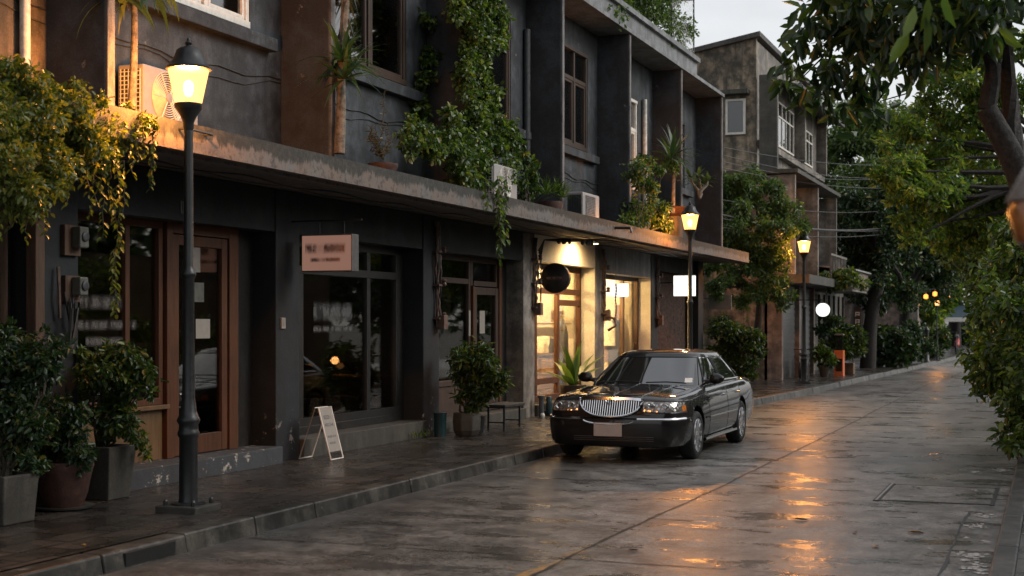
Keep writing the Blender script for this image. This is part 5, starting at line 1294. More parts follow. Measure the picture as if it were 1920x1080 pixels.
# small things on the far pavement
r = thing('vending_stand', 'small orange stand with a dark opening on the pavement near the round lit sign', 'stand', (-7.3, 46.6, .15))
p = at(1572, 700, 47.5); x = p[0]
m = MB(); m.box(x - .15, x - .12, 47.5, 47.9, .15, .95); m.box(x + .12, x + .15, 47.5, 47.9, .15, .95); m.box(x - .15, x + .15, 47.5, 47.9, .95, 1.0); m.box(x - .12, x + .12, 47.5, 47.9, .15, .3); m.box(x - .12, x + .12, 47.52, 47.55, .72, .949); m.build('frame', 'orange_plastic', r)
MB().box(x - .119, x + .119, 47.86, 47.89, .3, .72).build('back_panel', 'black_trim', r); MB().box(x - .12, x + .12, 47.6, 47.85, 1.001, 1.5).build('display_case', 'tinted_glass', r); MB().box(x - .14, x + .14, 47.55, 47.9, 1.5, 1.55).build('top', 'pale_plaster', r)
p = at(1589, 690, 49); tag(MB().box(p[0] - .2, p[0] + .2, 49, 49.4, .15, .55).build('cardboard_box', 'brown_cloth', bevel=.02), 'low brown box right of the orange stand', 'box')
p = at(1546, 700, 46.5)
r = round_pot('plant_pot', 'small pale pot with a bushy plant left of the orange stand', (p[0], 46.5), [(.12, .15), (.18, .4), (.2, .5), (.17, .5)], 'concrete')
r = thing('parked_motorbike', 'small dark motorbike parked at the house wall behind the third street lamp', 'motorbike', (-7.0, 44.6, .15))
def bike(r, x, y, s=1., col='black_trim'):
    for yy in (y, y + 1.2 * s):
        w_ = MB().lathe([(.22 * s, -.04), (.28 * s, -.045), (.30 * s, 0), (.28 * s, .045), (.22 * s, .04)], (x, yy, .15 + .3 * s), 20, 'x').build('wheel', 'tyre', r, smooth=True)
        m = MB(); [m.tube([(x, yy, .15 + .3 * s), (x, yy + .23 * s * math.cos(a), .15 + .3 * s + .23 * s * math.sin(a))], .008, 4) for a in np.linspace(0, 5.6, 8)]; m.build('spokes', 'steel', w_)
    MB().tube([(x, y + .25 * s, .15 + .45 * s), (x, y + .5 * s, .15 + .4 * s), (x, y + .9 * s, .15 + .55 * s), (x, y + 1.35 * s, .15 + .72 * s)], [.06 * s, .13 * s, .12 * s, .06 * s], 10).build('body', col, r, smooth=True)
    MB().tube([(x, y + .55 * s, .15 + .78 * s), (x, y + .9 * s, .15 + .80 * s), (x, y + 1.25 * s, .15 + .86 * s)], [.08 * s, .11 * s, .06 * s], 8).build('saddle', 'black_trim', r, smooth=True)
    MB().tube([(x, y, .15 + .3 * s), (x, y + .18 * s, .15 + .75 * s), (x, y + .24 * s, .15 + 1.02 * s)], .035 * s, 6).tube([(x - .3 * s, y + .3 * s, .15 + 1.03 * s), (x, y + .24 * s, .15 + 1.02 * s), (x + .3 * s, y + .3 * s, .15 + 1.03 * s)], .018 * s, 6).build('handlebar', 'black_metal', r, smooth=True)
    MB().lathe([(.02, y + .02 * s), (.08 * s, y + .03 * s), (.07 * s, y + .14 * s)], (x, 0, .15 + .86 * s), 12, 'y').build('headlight', 'headlight_inner', r, smooth=True)
bike(r, -7.35, 44.5, .9)
r = thing('parked_motorbike', 'red and black motorbike parked at the far kerb end of the street', 'motorbike', (-5.3, 86, .15)); bike(r, -5.25, 86, 1.2, 'red_plastic')
c2 = copy_tree(car, (-3.9, 96, 0), 'pale car far off at the leafy end of the street')
for o in c2.children_recursive:
    if o.data and o.material_slots and o.material_slots[0].material.name.startswith('car_paint'):
        o.material_slots[0].link = 'OBJECT'; o.material_slots[0].material = M['blue_tarp']
r = thing('market_awning', 'pale blue awning over a stall at the far end of the street', 'awning', (-2.5, 101, 0))
p = at(1822, 605, 101)
MB().add([(p[0] - 2.2, 101, 2.3), (p[0] + 3, 101, 2.3), (p[0] + 3, 104, 3.1), (p[0] - 2.2, 104, 3.1), (p[0] - 2.2, 101, 2.34), (p[0] + 3, 101, 2.34), (p[0] + 3, 104, 3.14), (p[0] - 2.2, 104, 3.14)], [(0, 3, 2, 1), (4, 5, 6, 7), (0, 1, 5, 4), (1, 2, 6, 5), (2, 3, 7, 6), (3, 0, 4, 7)]).build('cloth', 'blue_tarp', r)
MB().box(p[0] - 2.2, p[0] + 3, 100.95, 101.0, 2.0, 2.3).build('valance', 'white_paint', r)
m = MB(); [m.tube([(x, 101.1, 0), (x, 101.1, 2.3)], .04, 6) for x in (p[0] - 2.1, p[0] + 2.9)]; m.build('pole', 'steel', r)
r = thing('far_house', 'small warmly lit house front behind shrubs at the end of the left pavement', 'house', (-7.5, 80, .15))
MB().box(-14, -7.6, 79, 90, .1, 3.1).build('wall', 'pink_plaster', r); MB().box(-14.3, -6.9, 78.7, 90.3, 3.1, 3.35).build('roof', 'roof_tile', r)
p = at(1712, 625, 78.2); MB().box(p[0] - .25, p[0] + .25, 78.2, 78.7, .1, 3.09).build('pillar', 'pale_plaster', r, bevel=.02)
MB().box(-7.59, -7.5, 81, 83, .9, 2.2).build('window', 'dark_frame', r)
for px, py, Y, lab in ((1736, 556, 62, 'small orange wall lamp left of the farthest street lamp'), (1753, 551, 62, 'dim small wall lamp just above the farthest street lamp')):
    p = at(px, py, Y); r = thing('wall_lamp', lab, 'lamp', tuple(p))
    MB().lathe([(.02, p[2] - .1), (.09, p[2] - .07), (.09, p[2] + .06), (.03, p[2] + .1)], (p[0], p[1], 0), 12).build('globe', 'far_lamp_light', r, smooth=True)
    MB().tube([(p[0], p[1], p[2] + .1), (p[0], p[1] + .1, p[2] + .2), (p[0] - .5, p[1] + .8, p[2] + .2)], .02, 5).build('wall_arm', 'black_metal', r)
# overhead cables from the end of the terrace to the trees
CB = ((276, 300, 1, .010), (291, 322, 2, .010), (303, 312, 3, .009), (315, 345, 4, .011), (372, 377, 5, .010), (400, 405, 6, .03), (408, 420, 7, .018), (424, 418, 8, .013))
for k, (y0, y1, n, rad) in enumerate(CB):
    a = at(1356 if k < 4 else 1340, y0, 38.3); b = at(1760, y1, 66)
    tag(MB().tube(wob(a, b, 14, .0, .35 + .1 * (k % 3)), rad, 5).build('overhead_cable', 'cable'), ('thin dark overhead cable crossing the old tan house', 'thick dark overhead cable crossing the garden tree')[k > 3], 'cable', 'overhead cables before the old house' if k < 4 else 'overhead cables before the garden tree')
for y0, y1 in ((180, 186), (192, 190)):
    a = at(1535, y0, 60); b = at(1600, y1, 75); tag(MB().tube(wob(a, b, 6, 0, .1), .02, 5).build('overhead_cable', 'cable'), 'overhead cable against the sky right of the old tan house', 'cable', 'overhead cables against the sky')
# roof cage on the terrace
r = thing('roof_cage', 'tall wire mesh cage frame on the roof end of the terrace', 'cage', (-8.5, 35, 8.6))
m = MB()
for x, y in ((-8.5, 35.1), (-8.5, 32.9), (-10.4, 35.1)): m.tube([(x, y, 8.6), (x, y, 10.2)], .022, 6)
m.tube([(-8.5, 32.9, 10.1), (-8.5, 35.1, 10.1), (-10.4, 35.1, 10.1)], .022, 6); m.tube([(-8.5, 32.9, 9.35), (-8.5, 35.1, 9.35)], .012, 5); m.build('frame', 'black_metal', r)
m = MB()
for q in np.arange(-1.5, 2.2, .14): 
    for s in (1, -1):
        y0 = 32.9 + q if s > 0 else 35.1 - q
        a = (y0, 8.62); b = (y0 + s * 1.5, 10.1)
        lo, hi = 0., 1.
        t0 = (32.9 - a[0]) / (b[0] - a[0]); t1 = (35.1 - a[0]) / (b[0] - a[0]); lo, hi = max(0, min(t0, t1)), min(1, max(t0, t1))
        if hi > lo: m.tube([(-8.5, a[0] + (b[0] - a[0]) * lo, a[1] + (b[1] - a[1]) * lo), (-8.5, a[0] + (b[0] - a[0]) * hi, a[1] + (b[1] - a[1]) * hi)], .003, 3, cap=False)
m.build('wire_mesh', 'steel', r)
# near lantern hanging at the right edge
r = thing('hanging_lantern', 'unlit bronze lantern with painted orange reflections hanging close by at the right edge of the photo', 'lantern', (-.045, 4.0, 2.1))
simple('lamp_reflection_glass', (.26, .085, .02), .2, 0, .7, .2, 14); simple('bronze', (.11, .085, .07), .3, .2, .4)  # orange mottling puts the street lamps' reflection into the glass colour
LX = .012
MB().lathe([(.010, 2.43), (.025, 2.415), (.075, 2.33), (.128, 2.232), (.132, 2.222), (.12, 2.22)], (LX, 4., 0), 24).build('hood', 'bronze', r, smooth=True)
MB().lathe([(.12, 2.219), (.126, 2.2), (.104, 2.112), (.09, 2.108)], (LX, 4., 0), 24).build('glass_panel', 'lamp_reflection_glass', r, smooth=True)
MB().lathe([(.09, 2.107), (.08, 2.08), (.03, 2.06), (.02, 2.05)], (LX, 4., 0), 16).build('base', 'black_trim', r, smooth=True)
MB().tube([(LX, 4, 2.42), (LX, 4, 4.6)], .006, 5).build('chain', 'black_metal', r)


# ================================================================== plants
def plant(name, label, cat, base, group=None): return thing(name, label, cat, tuple(float(q) for q in base), group)
def crown(root, cs, rs, n, mat, L, W, per=7, f=(.3, .5), shell=2.2, squash=(1, 1, .8), name='foliage', **kw):
    C, Q = sub_clumps(cs, rs, per, f, squash)
    p, d = clumps(C, Q, n, shell, squash)
    return leaves(name, p, d, mat, L, W, root, **kw)
def limbs(root, base, fork, cs, r0, mat='bark', name='branches'):
    m = MB(); base = np.array(base, float); fork = np.array(fork, float)
    for c in cs:
        a = fork + rng.normal(0, .02, 3); c = np.array(c, float); mid = (a + c) / 2 + rng.normal(0, .06 * np.linalg.norm(c - a), 3)
        m.tube(cr(np.array([a, mid, c]), 8) if 'cr' in globals() else [a, mid, c], np.linspace(r0, r0 * .15, 8), 6)
    return m.build(name, mat, root, smooth=True)
def trunk(root, pts, rad, mat='bark'): return MB().tube(cr(np.array(pts, float), 12), np.interp(np.linspace(0, 1, 12), np.linspace(0, 1, len(rad)), rad), 10).build('trunk', mat, root, smooth=True)

# --- trailing creeper at the left
r = plant('trailing_creeper', 'large yellow green creeper spilling over the canopy edge left of the nearest lamp', 'creeper', (-8.1, 10, 3.8))
L1 = [(-10, 150, .30), (30, 165, .28), (75, 175, .26), (110, 215, .28), (35, 235, .34), (160, 235, .26), (205, 255, .22), (150, 285, .24), (85, 285, .3), (20, 300, .32), (245, 250, .16), (235, 215, .10), (275, 225, .10), (200, 300, .14), (-20, 230, .35), (120, 330, .2), (60, 350, .22), (10, 370, .2), (30, 130, .12), (145, 160, .09), (185, 190, .1)]
cs = [on(x, y, -7.95 + rng.uniform(-.15, .2)) for x, y, q in L1]
crown(r, cs, [q for *_, q in L1], 12500, 'leaf_creeper', .05, .027, per=10, f=(.28, .5), lv=.45, droop=.6, squash=(.9, 1, .9))
S_ = []
for x0, y0, y1 in ((-5, 300, 470), (8, 330, 400), (22, 330, 430), (40, 330, 395), (58, 340, 410), (75, 330, 420), (95, 330, 400), (110, 320, 370), (128, 320, 385), (150, 300, 345), (165, 300, 405), (180, 300, 380), (196, 300, 445), (205, 310, 400), (214, 300, 420), (224, 300, 470), (219, 420, 590), (214, 470, 575), (232, 300, 400), (245, 270, 330), (268, 240, 300), (286, 225, 355), (290, 240, 340), (258, 240, 300), (50, 380, 450), (88, 360, 440), (176, 300, 350)):
    X_ = -7.84 + rng.uniform(-.03, .06); a = on(x0, y0, X_); b = on(x0 + rng.uniform(-6, 6), y1, X_); S_.append(wob(a, b, 7, .018))
strand_leaves(S_, .03, .06, .034, 'leaf_creeper', 'foliage', r)
m = MB(); [m.tube(s, .004, 4) for s in S_]; m.build('stems', 'twig', r)
# --- tree dracaena by the first air conditioner
def dracaena(label, X, top, base, n, L, W, droop=.9, extra=(), rad=.045, up=(.0, 1.2), mat='leaf_strap', dead=0):
    b = on(*base, X); t = on(*top, X); r = plant('dracaena', label, 'plant', (X, b[1], b[2]))
    mid = (b + t) / 2 + np.array((0, .02, 0))
    trunk(r, [b, mid, t], [rad * 1.2, rad, rad * .8], 'pale_bark')
    V, F = [], []; rosette(V, F, t, n, L, W, up, droop)
    for (x, y, k) in extra:
        e = on(x, y, X + rng.uniform(-.05, .15)); rosette(V, F, e, k, L, W, up, droop)
    npmesh('foliage', np.concatenate(V), np.concatenate(F), mat, r)
    if dead:
        V, F = [], []; rosette(V, F, t + np.array((0, 0, .5)), dead, L * 1.1, W * .7, (-1.2, -.4), .6); npmesh('dead_leaves', np.concatenate(V), np.concatenate(F), 'leaf_dry', r)
    return r
dracaena('young tree with long drooping leaves at the top left beside the rusty pipe', -8.45, (252, -25), (247, 205), 16, .62, .075, 1.9, ((275, -10, 10), (225, -5, 9), (290, -30, 8)), .035, (-.3, .9))
dracaena('spiky dracaena on a brown shaggy trunk before the wooden casement', -8.3, (640, 118), (636, 288), 46, .62, .06, .85, ((645, 150, 22), (655, 130, 20)), .06, (-.45, 1.3), 'leaf_strap', 0)
r = plant('palm_trunk', 'shaggy brown trunk with dry hanging leaves rising out of the top of the photo', 'plant', on(648, 118, -8.35))
a, b = on(641, 130, -8.33), on(650, -40, -8.33); m = MB(); m.tube(cr(np.array([a, (a + b) / 2, b]), 8), .055, 8); m.build('trunk', 'pale_bark', r)
V, F = [], []
for z in np.linspace(0, 1, 7): rosette(V, F, a + (b - a) * z, 9, .42, .04, (-1.4, -.9), .4)
npmesh('dead_leaves', np.concatenate(V), np.concatenate(F), 'leaf_dry', r)
# --- the climbing vine
r = plant('climbing_vine', 'dense green vine climbing the terrace from the canopy to above the photo', 'vine', (-8.3, 20.1, 3.7))
cs, rs = [], []
for y in np.linspace(-40, 345, 30):
    c0 = 893 + 14 * math.sin(y * .03) + (18 if y > 160 else 0); w_ = 34 + 12 * math.sin(y * .021 + 1) - (14 if 70 < y < 130 else 0)
    for k in range(3): cs.append(on(c0 + rng.uniform(-w_, w_), y + rng.uniform(-6, 6), -8.28 + rng.uniform(-.12, .12))); rs.append(rng.uniform(.13, .27))
for x, y, q in ((790, 250, .3), (830, 240, .3), (850, 275, .3), (770, 270, .2), (815, 285, .25), (870, 260, .32), (905, 300, .3), (760, 245, .14), (880, 325, .2), (845, 215, .15), (925, 345, .2), (900, 215, .25), (940, 360, .16), (955, 350, .12)):
    cs.append(on(x, y, -8.15 + rng.uniform(-.1, .1))); rs.append(q)
crown(r, cs, rs, 21000, 'leaf_vine', .07, .05, per=7, f=(.34, .6), lv=.45, droop=.7, shell=2.0, squash=(.8, 1, 1))
cs = [on(x, y, -9.0) for x, y in ((800, 30), (815, 45), (830, 20), (803, 120), (798, 145), (790, 170), (785, 195), (805, 100), (840, -5), (795, 210))]
crown(r, cs, [.17] * 10, 1100, 'leaf_vine', .085, .062, per=4, droop=.5, name='side_shoots')
S_ = []
for x0, y0, y1 in ((938, 330, 480), (944, 340, 455), (932, 330, 492), (905, 330, 372), (918, 340, 390), (950, 330, 400), (928, 340, 420), (940, 400, 470)):
    a = on(x0, y0, -7.84); b = on(x0 + rng.uniform(-8, 8), y1, -7.84); S_.append(wob(a, b, 8, .02))
strand_leaves(S_, .045, .095, .055, 'leaf_vine', 'foliage', r)
m = MB(); [m.tube(s, .005, 4) for s in S_]
for x0, y0, x1, y1 in ((795, 240, 838, 40), (830, 60, 800, 140), (800, 140, 790, 250), (830, 230, 815, 150)): m.tube(wob(on(x0, y0, -9.04), on(x1, y1, -9.04), 7, .03), .008, 4)
m.tube(wob(on(890, 340, -8.4), on(890, -40, -8.4), 9, .05), .03, 5); m.build('stems', 'twig', r)
# --- withered pot plant, pipe shoots, grassy pot
r = plant('withered_plant', 'withered sparse plant in the terracotta pot on the canopy', 'plant', on(712, 300, -8.13))
m = MB(); S_ = []
for k in range(14):
    a = on(712 + rng.uniform(-6, 6), 292, -8.13); b = on(718 + rng.uniform(-32, 30), rng.uniform(235, 272), -8.13); s = wob(a, b, 6, .03); m.tube(s, .004, 4); S_.append(s)
s = wob(on(708, 292, -8.13), on(722, 170, -8.2), 8, .03); m.tube(s, .006, 4); S_.append(s[3:]); m.build('stems', 'twig', r)
strand_leaves(S_, .035, .06, .022, 'leaf_dry', 'foliage', r)
def bush(name, label, pts, mat, n, L, W, X=None, Y=None, group=None, per=6, cat='bush', stem=True, base=None, shoots=0, **kw):
    P = [on(x, y, X + rng.uniform(-.12, .12)) if X is not None else at(x, y, Y + rng.uniform(-.15, .15)) for x, y, q in pts]
    b = base if base is not None else (P[0][0], P[0][1], min(p[2] - q for p, (_, _, q) in zip(P, pts)))
    r = plant(name, label, cat, b, group)
    crown(r, P, [q for *_, q in pts], n, mat, L, W, per=per, **kw)
    if shoots:
        S_ = []
        for k in range(shoots):
            q = rng.integers(0, len(P)); c0, rr = P[q], pts[q][2]; dd = unit(rng.normal(0, 1, 3) * np.array((.9, .9, .6)) + np.array((.1, 0, .45)))
            a_ = c0 + dd * rr * .6; e_ = a_ + dd * max(.12, rr * rng.uniform(.5, 1.1)); pth = wob(a_, e_, 6, .015); pth[:, 2] -= np.linspace(0, 1, 6) ** 2 * .35 * np.linalg.norm(e_ - a_); S_.append(pth)
        strand_leaves(S_, L * .42, L * .9, W * .9, mat, 'foliage', r)
        m = MB(); [m.tube(q, .003 + .0012 * (L > .1), 4) for q in S_]; m.build('sprays', 'twig', r)
    if stem:
        m = MB()
        for p in P: m.tube(wob(np.array(b) + rng.normal(0, .03, 3) * np.array((1, 1, 0)), p, 6, .04), np.linspace(.018, .006, 6), 5)
        m.build('stems', 'twig', r)
    return r
bush('canopy_plant', 'slender leafy plant growing up the grey drainpipe on the canopy', [(985, 300, .16), (990, 330, .2), (985, 360, .2), (978, 340, .14), (1000, 345, .12), (982, 285, .1)], 'leaf_shrub', 420, .12, .05, X=-8.2)
r = plant('grassy_plant', 'tufted grassy plant in the brown pot on the canopy', 'plant', on(1037, 372, -8.2))
V, F = [], []
for x, y in ((1035, 362), (1045, 365), (1025, 366), (1055, 372)): rosette(V, F, on(x, y, -8.15), 26, .42, .03, (.2, 1.4), 1.1)
npmesh('foliage', np.concatenate(V), np.concatenate(F), 'leaf_vine', r)
bush('canopy_bush', 'bushy plant on the canopy left of the second street lamp, its lower half lamp lit', [(1195, 320, .3), (1210, 350, .3), (1200, 385, .32), (1225, 405, .35), (1195, 410, .3), (1175, 425, .25), (1245, 425, .25), (1215, 300, .2), (1235, 320, .18), (1240, 385, .2), (1255, 310, .22), (1270, 435, .15)], 'leaf_vine', 4600, .085, .04, X=-8.1, per=9, droop=.6, lv=.45, shoots=22)
dracaena('spiky rosette dracaena on the canopy above the second street lamp', -8.05, (1263, 292), (1262, 400), 44, .75, .07, .8, ((1258, 300, 16),), .04, (-.3, 1.4))
dracaena('smaller drooping dracaena right of the lamp lit canopy bush', -8.0, (1278, 415), (1276, 440), 14, .5, .06, 1.4, (), .03, (-.2, 1.0))
r = plant('frangipani', 'small frangipani with star shaped leaf tufts at the end of the canopy', 'plant', on(1312, 370, -8.1))
V, F = [], []; m = MB()
for x, y in ((1310, 330), (1328, 340), (1295, 335), (1320, 348), (1302, 345)):
    e = on(x, y, -8.1 + rng.uniform(-.1, .1)); rosette(V, F, e, 13, .34, .08, (-.1, 1.2), .9); m.tube(wob(on(1312, 372, -8.1), e, 5, .03), [.03, .03, .025, .025, .02], 6)
npmesh('foliage', np.concatenate(V), np.concatenate(F), 'leaf_strap', r); m.build('stems', 'pale_bark', r)
# --- roof garden
bush('roof_shrub', 'overgrown pale green shrub in the roof garden at the top of the terrace', [(1160, 15, .5), (1200, 5, .6), (1230, 20, .5), (1255, 40, .5), (1275, 60, .4), (1180, -15, .7), (1220, -25, .7), (1250, -5, .6), (1280, 85, .25), (1145, 20, .3), (1150, -30, .6), (1240, 55, .35)], 'leaf_tree', 8500, .085, .05, X=-8.75, per=9, shoots=40)
r = plant('trailing_plant', 'sprig of leaves trailing over the grey roof edge', 'plant', on(1165, 30, -8.4))
strand_leaves([wob(on(x, 10, -8.35), on(x + rng.uniform(-5, 5), y, -8.35), 6, .03) for x, y in ((1150, 30), (1165, 55), (1158, 40), (1172, 45), (1140, 18))], .06, .11, .07, 'leaf_tree', 'foliage', r)
# --- shrubs on the near pavement
bush('potted_shrub', 'leafy shrub growing in the tall square concrete planter', [(185, 690, .26), (220, 680, .24), (250, 700, .22), (265, 720, .18), (215, 740, .26), (175, 740, .22), (240, 755, .2), (200, 790, .2), (235, 800, .14), (275, 700, .1), (160, 680, .18), (195, 660, .12), (230, 655, .1), (255, 660, .08), (145, 665, .12)], 'leaf_shrub', 3900, .066, .034, Y=11.72, base=(-8.86, 11.75, .62), per=8, f=(.24, .46), droop=.5, lv=.5, shoots=26)
bush('potted_shrub', 'dark leafy shrub in the wide terracotta pot at the left', [(100, 810, .22), (130, 790, .2), (80, 850, .2), (120, 850, .22), (150, 850, .16), (110, 760, .14), (140, 820, .16)], 'leaf_dark', 2900, .056, .031, Y=10.95, base=(-8.72, 10.95, .55), per=8, droop=.4, lv=.5, shoots=16)
bush('leafy_bush', 'tall dark leafy bush at the left edge before the slat shutters', [(10, 660, .28), (45, 660, .24), (30, 700, .3), (70, 690, .22), (10, 740, .3), (55, 745, .28), (95, 680, .18), (20, 790, .3), (60, 800, .26), (20, 840, .26), (60, 850, .2), (-20, 700, .3), (110, 650, .12), (-15, 800, .3), (15, 625, .15)], 'leaf_dark', 6800, .06, .032, Y=10.2, base=(-8.62, 10.0, .5), per=8, droop=.45, lv=.5, shoots=34)
bush('creeping_plant', 'pale yellow green sprig drooping from the right rim of the concrete planter', [(265, 830, .05), (272, 845, .045), (268, 815, .04), (250, 820, .05), (275, 858, .03)], 'leaf_creeper', 150, .07, .035, Y=11.8, per=4, stem=False, cat='plant')
bush('potted_shrub', 'bushy glossy plant in the octagonal stone pot by the bench', [(880, 670, .24), (905, 675, .24), (865, 690, .2), (895, 710, .28), (925, 700, .22), (870, 730, .2), (905, 740, .24), (930, 725, .16), (855, 665, .12), (890, 760, .16), (940, 715, .1), (905, 655, .12), (862, 712, .14)], 'leaf_shrub', 3000, .1, .034, Y=20.32, base=(-8.53, 20.32, .45), per=8, f=(.26, .48), droop=.6, lv=.5, shoots=30)
r = plant('broadleaf_plant', 'plant with big upright leaves in the wooden tub by the lit shop', 'plant', (-8.55, 25.6, .7))
V, F = [], []; rosette(V, F, (-8.55, 25.6, .68), 15, .95, .17, (.5, 1.45), .55); npmesh('foliage', np.concatenate(V), np.concatenate(F), 'leaf_vine', r)
r = plant('weed', 'small weeds growing along the foot of the shop steps', 'weed', (-9.0, 19.9, .15))
V, F = [], []
for q in range(6): rosette(V, F, (-8.97, 19.3 + q * .13, .15), 5, .14, .02, (.6, 1.4), .8)
npmesh('foliage', np.concatenate(V), np.concatenate(F), 'leaf_vine', r)
# --- garden tree and shrub between the houses
def tree(name, label, base, tr, rad, lobes, n, mat, L, W, per=8, barkm='bark', group=None, fork=-1, squash=(1, 1, .8), **kw):
    """lobes: (px, py, Y, radius in m)"""
    cs = [at(x, y, Y) for x, y, Y, q in lobes]; r = plant(name, label, 'tree', base, group)
    pts = [np.array(base, float)] + [np.array(t, float) for t in tr]
    trunk(r, pts, rad, barkm)
    limbs(r, base, pts[fork], cs, rad[-1] * .7, barkm)
    crown(r, cs, [q for *_, q in lobes], n, mat, L, W, per=per, squash=squash, name='crown', **kw)
    return r
tree('garden_tree', 'round light green garden tree between the terrace and the old tan house', (-8.5, 42.4, .1), [(-8.3, 42.3, 1.6), (-8.1, 42.0, 3.2)], [.14, .11, .09],
     [(1385, 365, 41, .75), (1415, 345, 41.5, .7), (1440, 385, 41, .8), (1370, 410, 40.5, .7), (1400, 430, 40.5, .85), (1475, 400, 41, .6), (1495, 425, 41, .4), (1450, 430, 40.5, .7), (1420, 490, 41, .75), (1380, 500, 41, .7), (1460, 480, 41, .55), (1440, 545, 41, .6), (1400, 550, 41.5, .5), (1350, 540, 40, .45), (1340, 490, 39.5, .4), (1465, 560, 41, .4), (1360, 350, 41, .4)], 21000, 'leaf_tree', .115, .05, per=14, f=(.22, .38), droop=.7, lv=.45)
bush('garden_shrub', 'dense green shrub behind the rear of the parked sedan', [(1360, 620, .55), (1395, 630, .55), (1350, 660, .5), (1390, 670, .55), (1410, 650, .4), (1375, 690, .45), (1345, 605, .35), (1405, 690, .3), (1420, 640, .25)], 'leaf_shrub', 8500, .095, .052, Y=39, per=11, f=(.25, .42), base=(-8.4, 39, .15), lv=.45, shoots=30)
tag(MB().box(-8.6, -8.0, 39.2, 39.35, .14, .95).build('garden_wall', 'stained_plaster', bevel=.02), 'short stained wall stub at the foot of the garden shrub', 'wall')
# --- street trees and the leafy end of the street
tree('street_tree', 'dark street tree with a leaning trunk past the boxy awning', (-6.75, 56.5, .1), [(-6.6, 56.5, 2.2), (-6.1, 56.5, 4.5)], [.32, .26, .22],
     [(1600, 430, 57, 1.5), (1640, 400, 57, 1.6), (1680, 440, 57, 1.4), (1660, 500, 57, 1.3), (1620, 490, 58, 1.2), (1700, 390, 58, 1.3), (1575, 400, 60, 1.1), (1640, 560, 57, .8), (1690, 540, 58, .9)], 17000, 'leaf_dark', .18, .085, per=12, f=(.22, .4), droop=.6)
tree('street_tree', 'tall green tree rising behind the old tan house roof', (-9.5, 74, .1), [(-9, 74, 5), (-8.5, 74, 9)], [.45, .36, .3],
     [(1570, 240, 72, 2.2), (1610, 225, 73, 2.2), (1650, 250, 72, 2.2), (1590, 300, 71, 2.2), (1640, 310, 71, 2.3), (1560, 320, 73, 1.8), (1690, 300, 72, 2.2), (1680, 240, 74, 1.8), (1600, 360, 70, 2.1), (1660, 370, 70, 2.1), (1710, 350, 72, 2.0), (1555, 370, 73, 1.4), (1720, 270, 75, 1.7), (1590, 200, 75, 1.3), (1630, 190, 76, 1.1)], 26000, 'leaf_tree', .23, .11, per=13, f=(.2, .38), droop=.6)
tree('street_tree', 'dark spreading tree overhanging the far end of the left pavement', (-6.2, 65, .1), [(-6.1, 65, 2.5), (-5.4, 65, 4.6)], [.3, .26, .2],
     [(1690, 440, 65, 1.8), (1730, 420, 65, 1.8), (1770, 440, 66, 1.7), (1710, 490, 65, 1.6), (1750, 500, 66, 1.5), (1790, 490, 67, 1.4), (1690, 550, 64, 1.1), (1730, 545, 66, 1.0), (1810, 450, 68, 1.6), (1800, 400, 68, 1.7), (1750, 370, 66, 1.8)], 18000, 'leaf_dark', .2, .095, per=12, f=(.22, .4), droop=.6)
for k, (lab, lobes, n, mt) in enumerate((
    ('farthest dark tree mass closing the street at the right of the far lamps', [(1790, 480, 112, 4), (1840, 470, 112, 4), (1880, 440, 110, 4), (1820, 420, 112, 4.2), (1770, 420, 114, 4), (1860, 520, 110, 3.2), (1900, 500, 108, 4), (1815, 540, 114, 2.6), (1850, 370, 112, 4.5), (1900, 380, 110, 4.5)], 8000, 'leaf_dark'),
    ('broad dark tree far behind the end of the street, left of the far lamps', [(1600, 480, 105, 4), (1650, 460, 105, 4), (1700, 470, 105, 4), (1740, 500, 104, 3.4), (1660, 540, 104, 3.2), (1610, 560, 104, 3.), (1700, 560, 104, 3.), (1745, 560, 106, 2.4), (1570, 520, 105, 3.5), (1650, 600, 103, 2.4), (1700, 615, 103, 2), (1600, 620, 103, 2.4)], 9000, 'leaf_dark'),
    ('lighter far tree glowing behind the farthest street lamp', [(1760, 530, 84, 1.2), (1780, 540, 84, 1.1), (1765, 575, 84, 1.), (1740, 590, 83, 1.0), (1720, 570, 83, 1.0)], 3800, 'leaf_yellow'))):
    c0 = at(lobes[0][0], lobes[0][1], lobes[0][2]); b = (c0[0], c0[1], 0)
    tree('far_tree', lab, b, [(c0[0], c0[1], c0[2] * .5), (c0[0], c0[1], c0[2] * .85)], [.5, .4, .3] if k < 2 else [.15, .12, .1], lobes, n, mt, .55 if k < 2 else .3, .3 if k < 2 else .15)
FS = (('clipped round topped shrub beside the orange stand', [(1575, 640, .5), (1600, 630, .5), (1590, 655, .45), (1610, 650, .3), (1580, 620, .3)], 48.8, 'leaf_shrub', 2400),
      ('small plant in the pale pot left of the orange stand', [(1545, 665, .3), (1552, 680, .25), (1540, 650, .15)], 46.5, 'leaf_shrub', 700),
      ('dark hanging greenery on the canopy left of the boxy awning', [(1555, 525, .45), (1580, 520, .4), (1600, 525, .4), (1565, 535, .3)], 49, 'leaf_vine', 1300),
      ('wall climber in the dark behind the round lit sign', [(1545, 620, .3), (1550, 650, .3), (1560, 600, .3), (1545, 590, .2)], 48, 'leaf_dark', 900),
      ('dark shrub at the foot of the leaning street tree', [(1640, 660, .8), (1665, 655, .8), (1650, 630, .7), (1690, 665, .6), (1630, 640, .6), (1670, 620, .7)], 58, 'leaf_dark', 3600),
      ('bushy shrub in front of the farthest dark bollards', [(1700, 640, .8), (1715, 655, .7), (1690, 655, .6), (1705, 620, .6)], 63, 'leaf_dark', 2400),
      ('loose shrub under the farthest street lamp', [(1745, 640, .8), (1752, 625, .7), (1740, 655, .5), (1755, 652, .5)], 74, 'leaf_shrub', 2400))
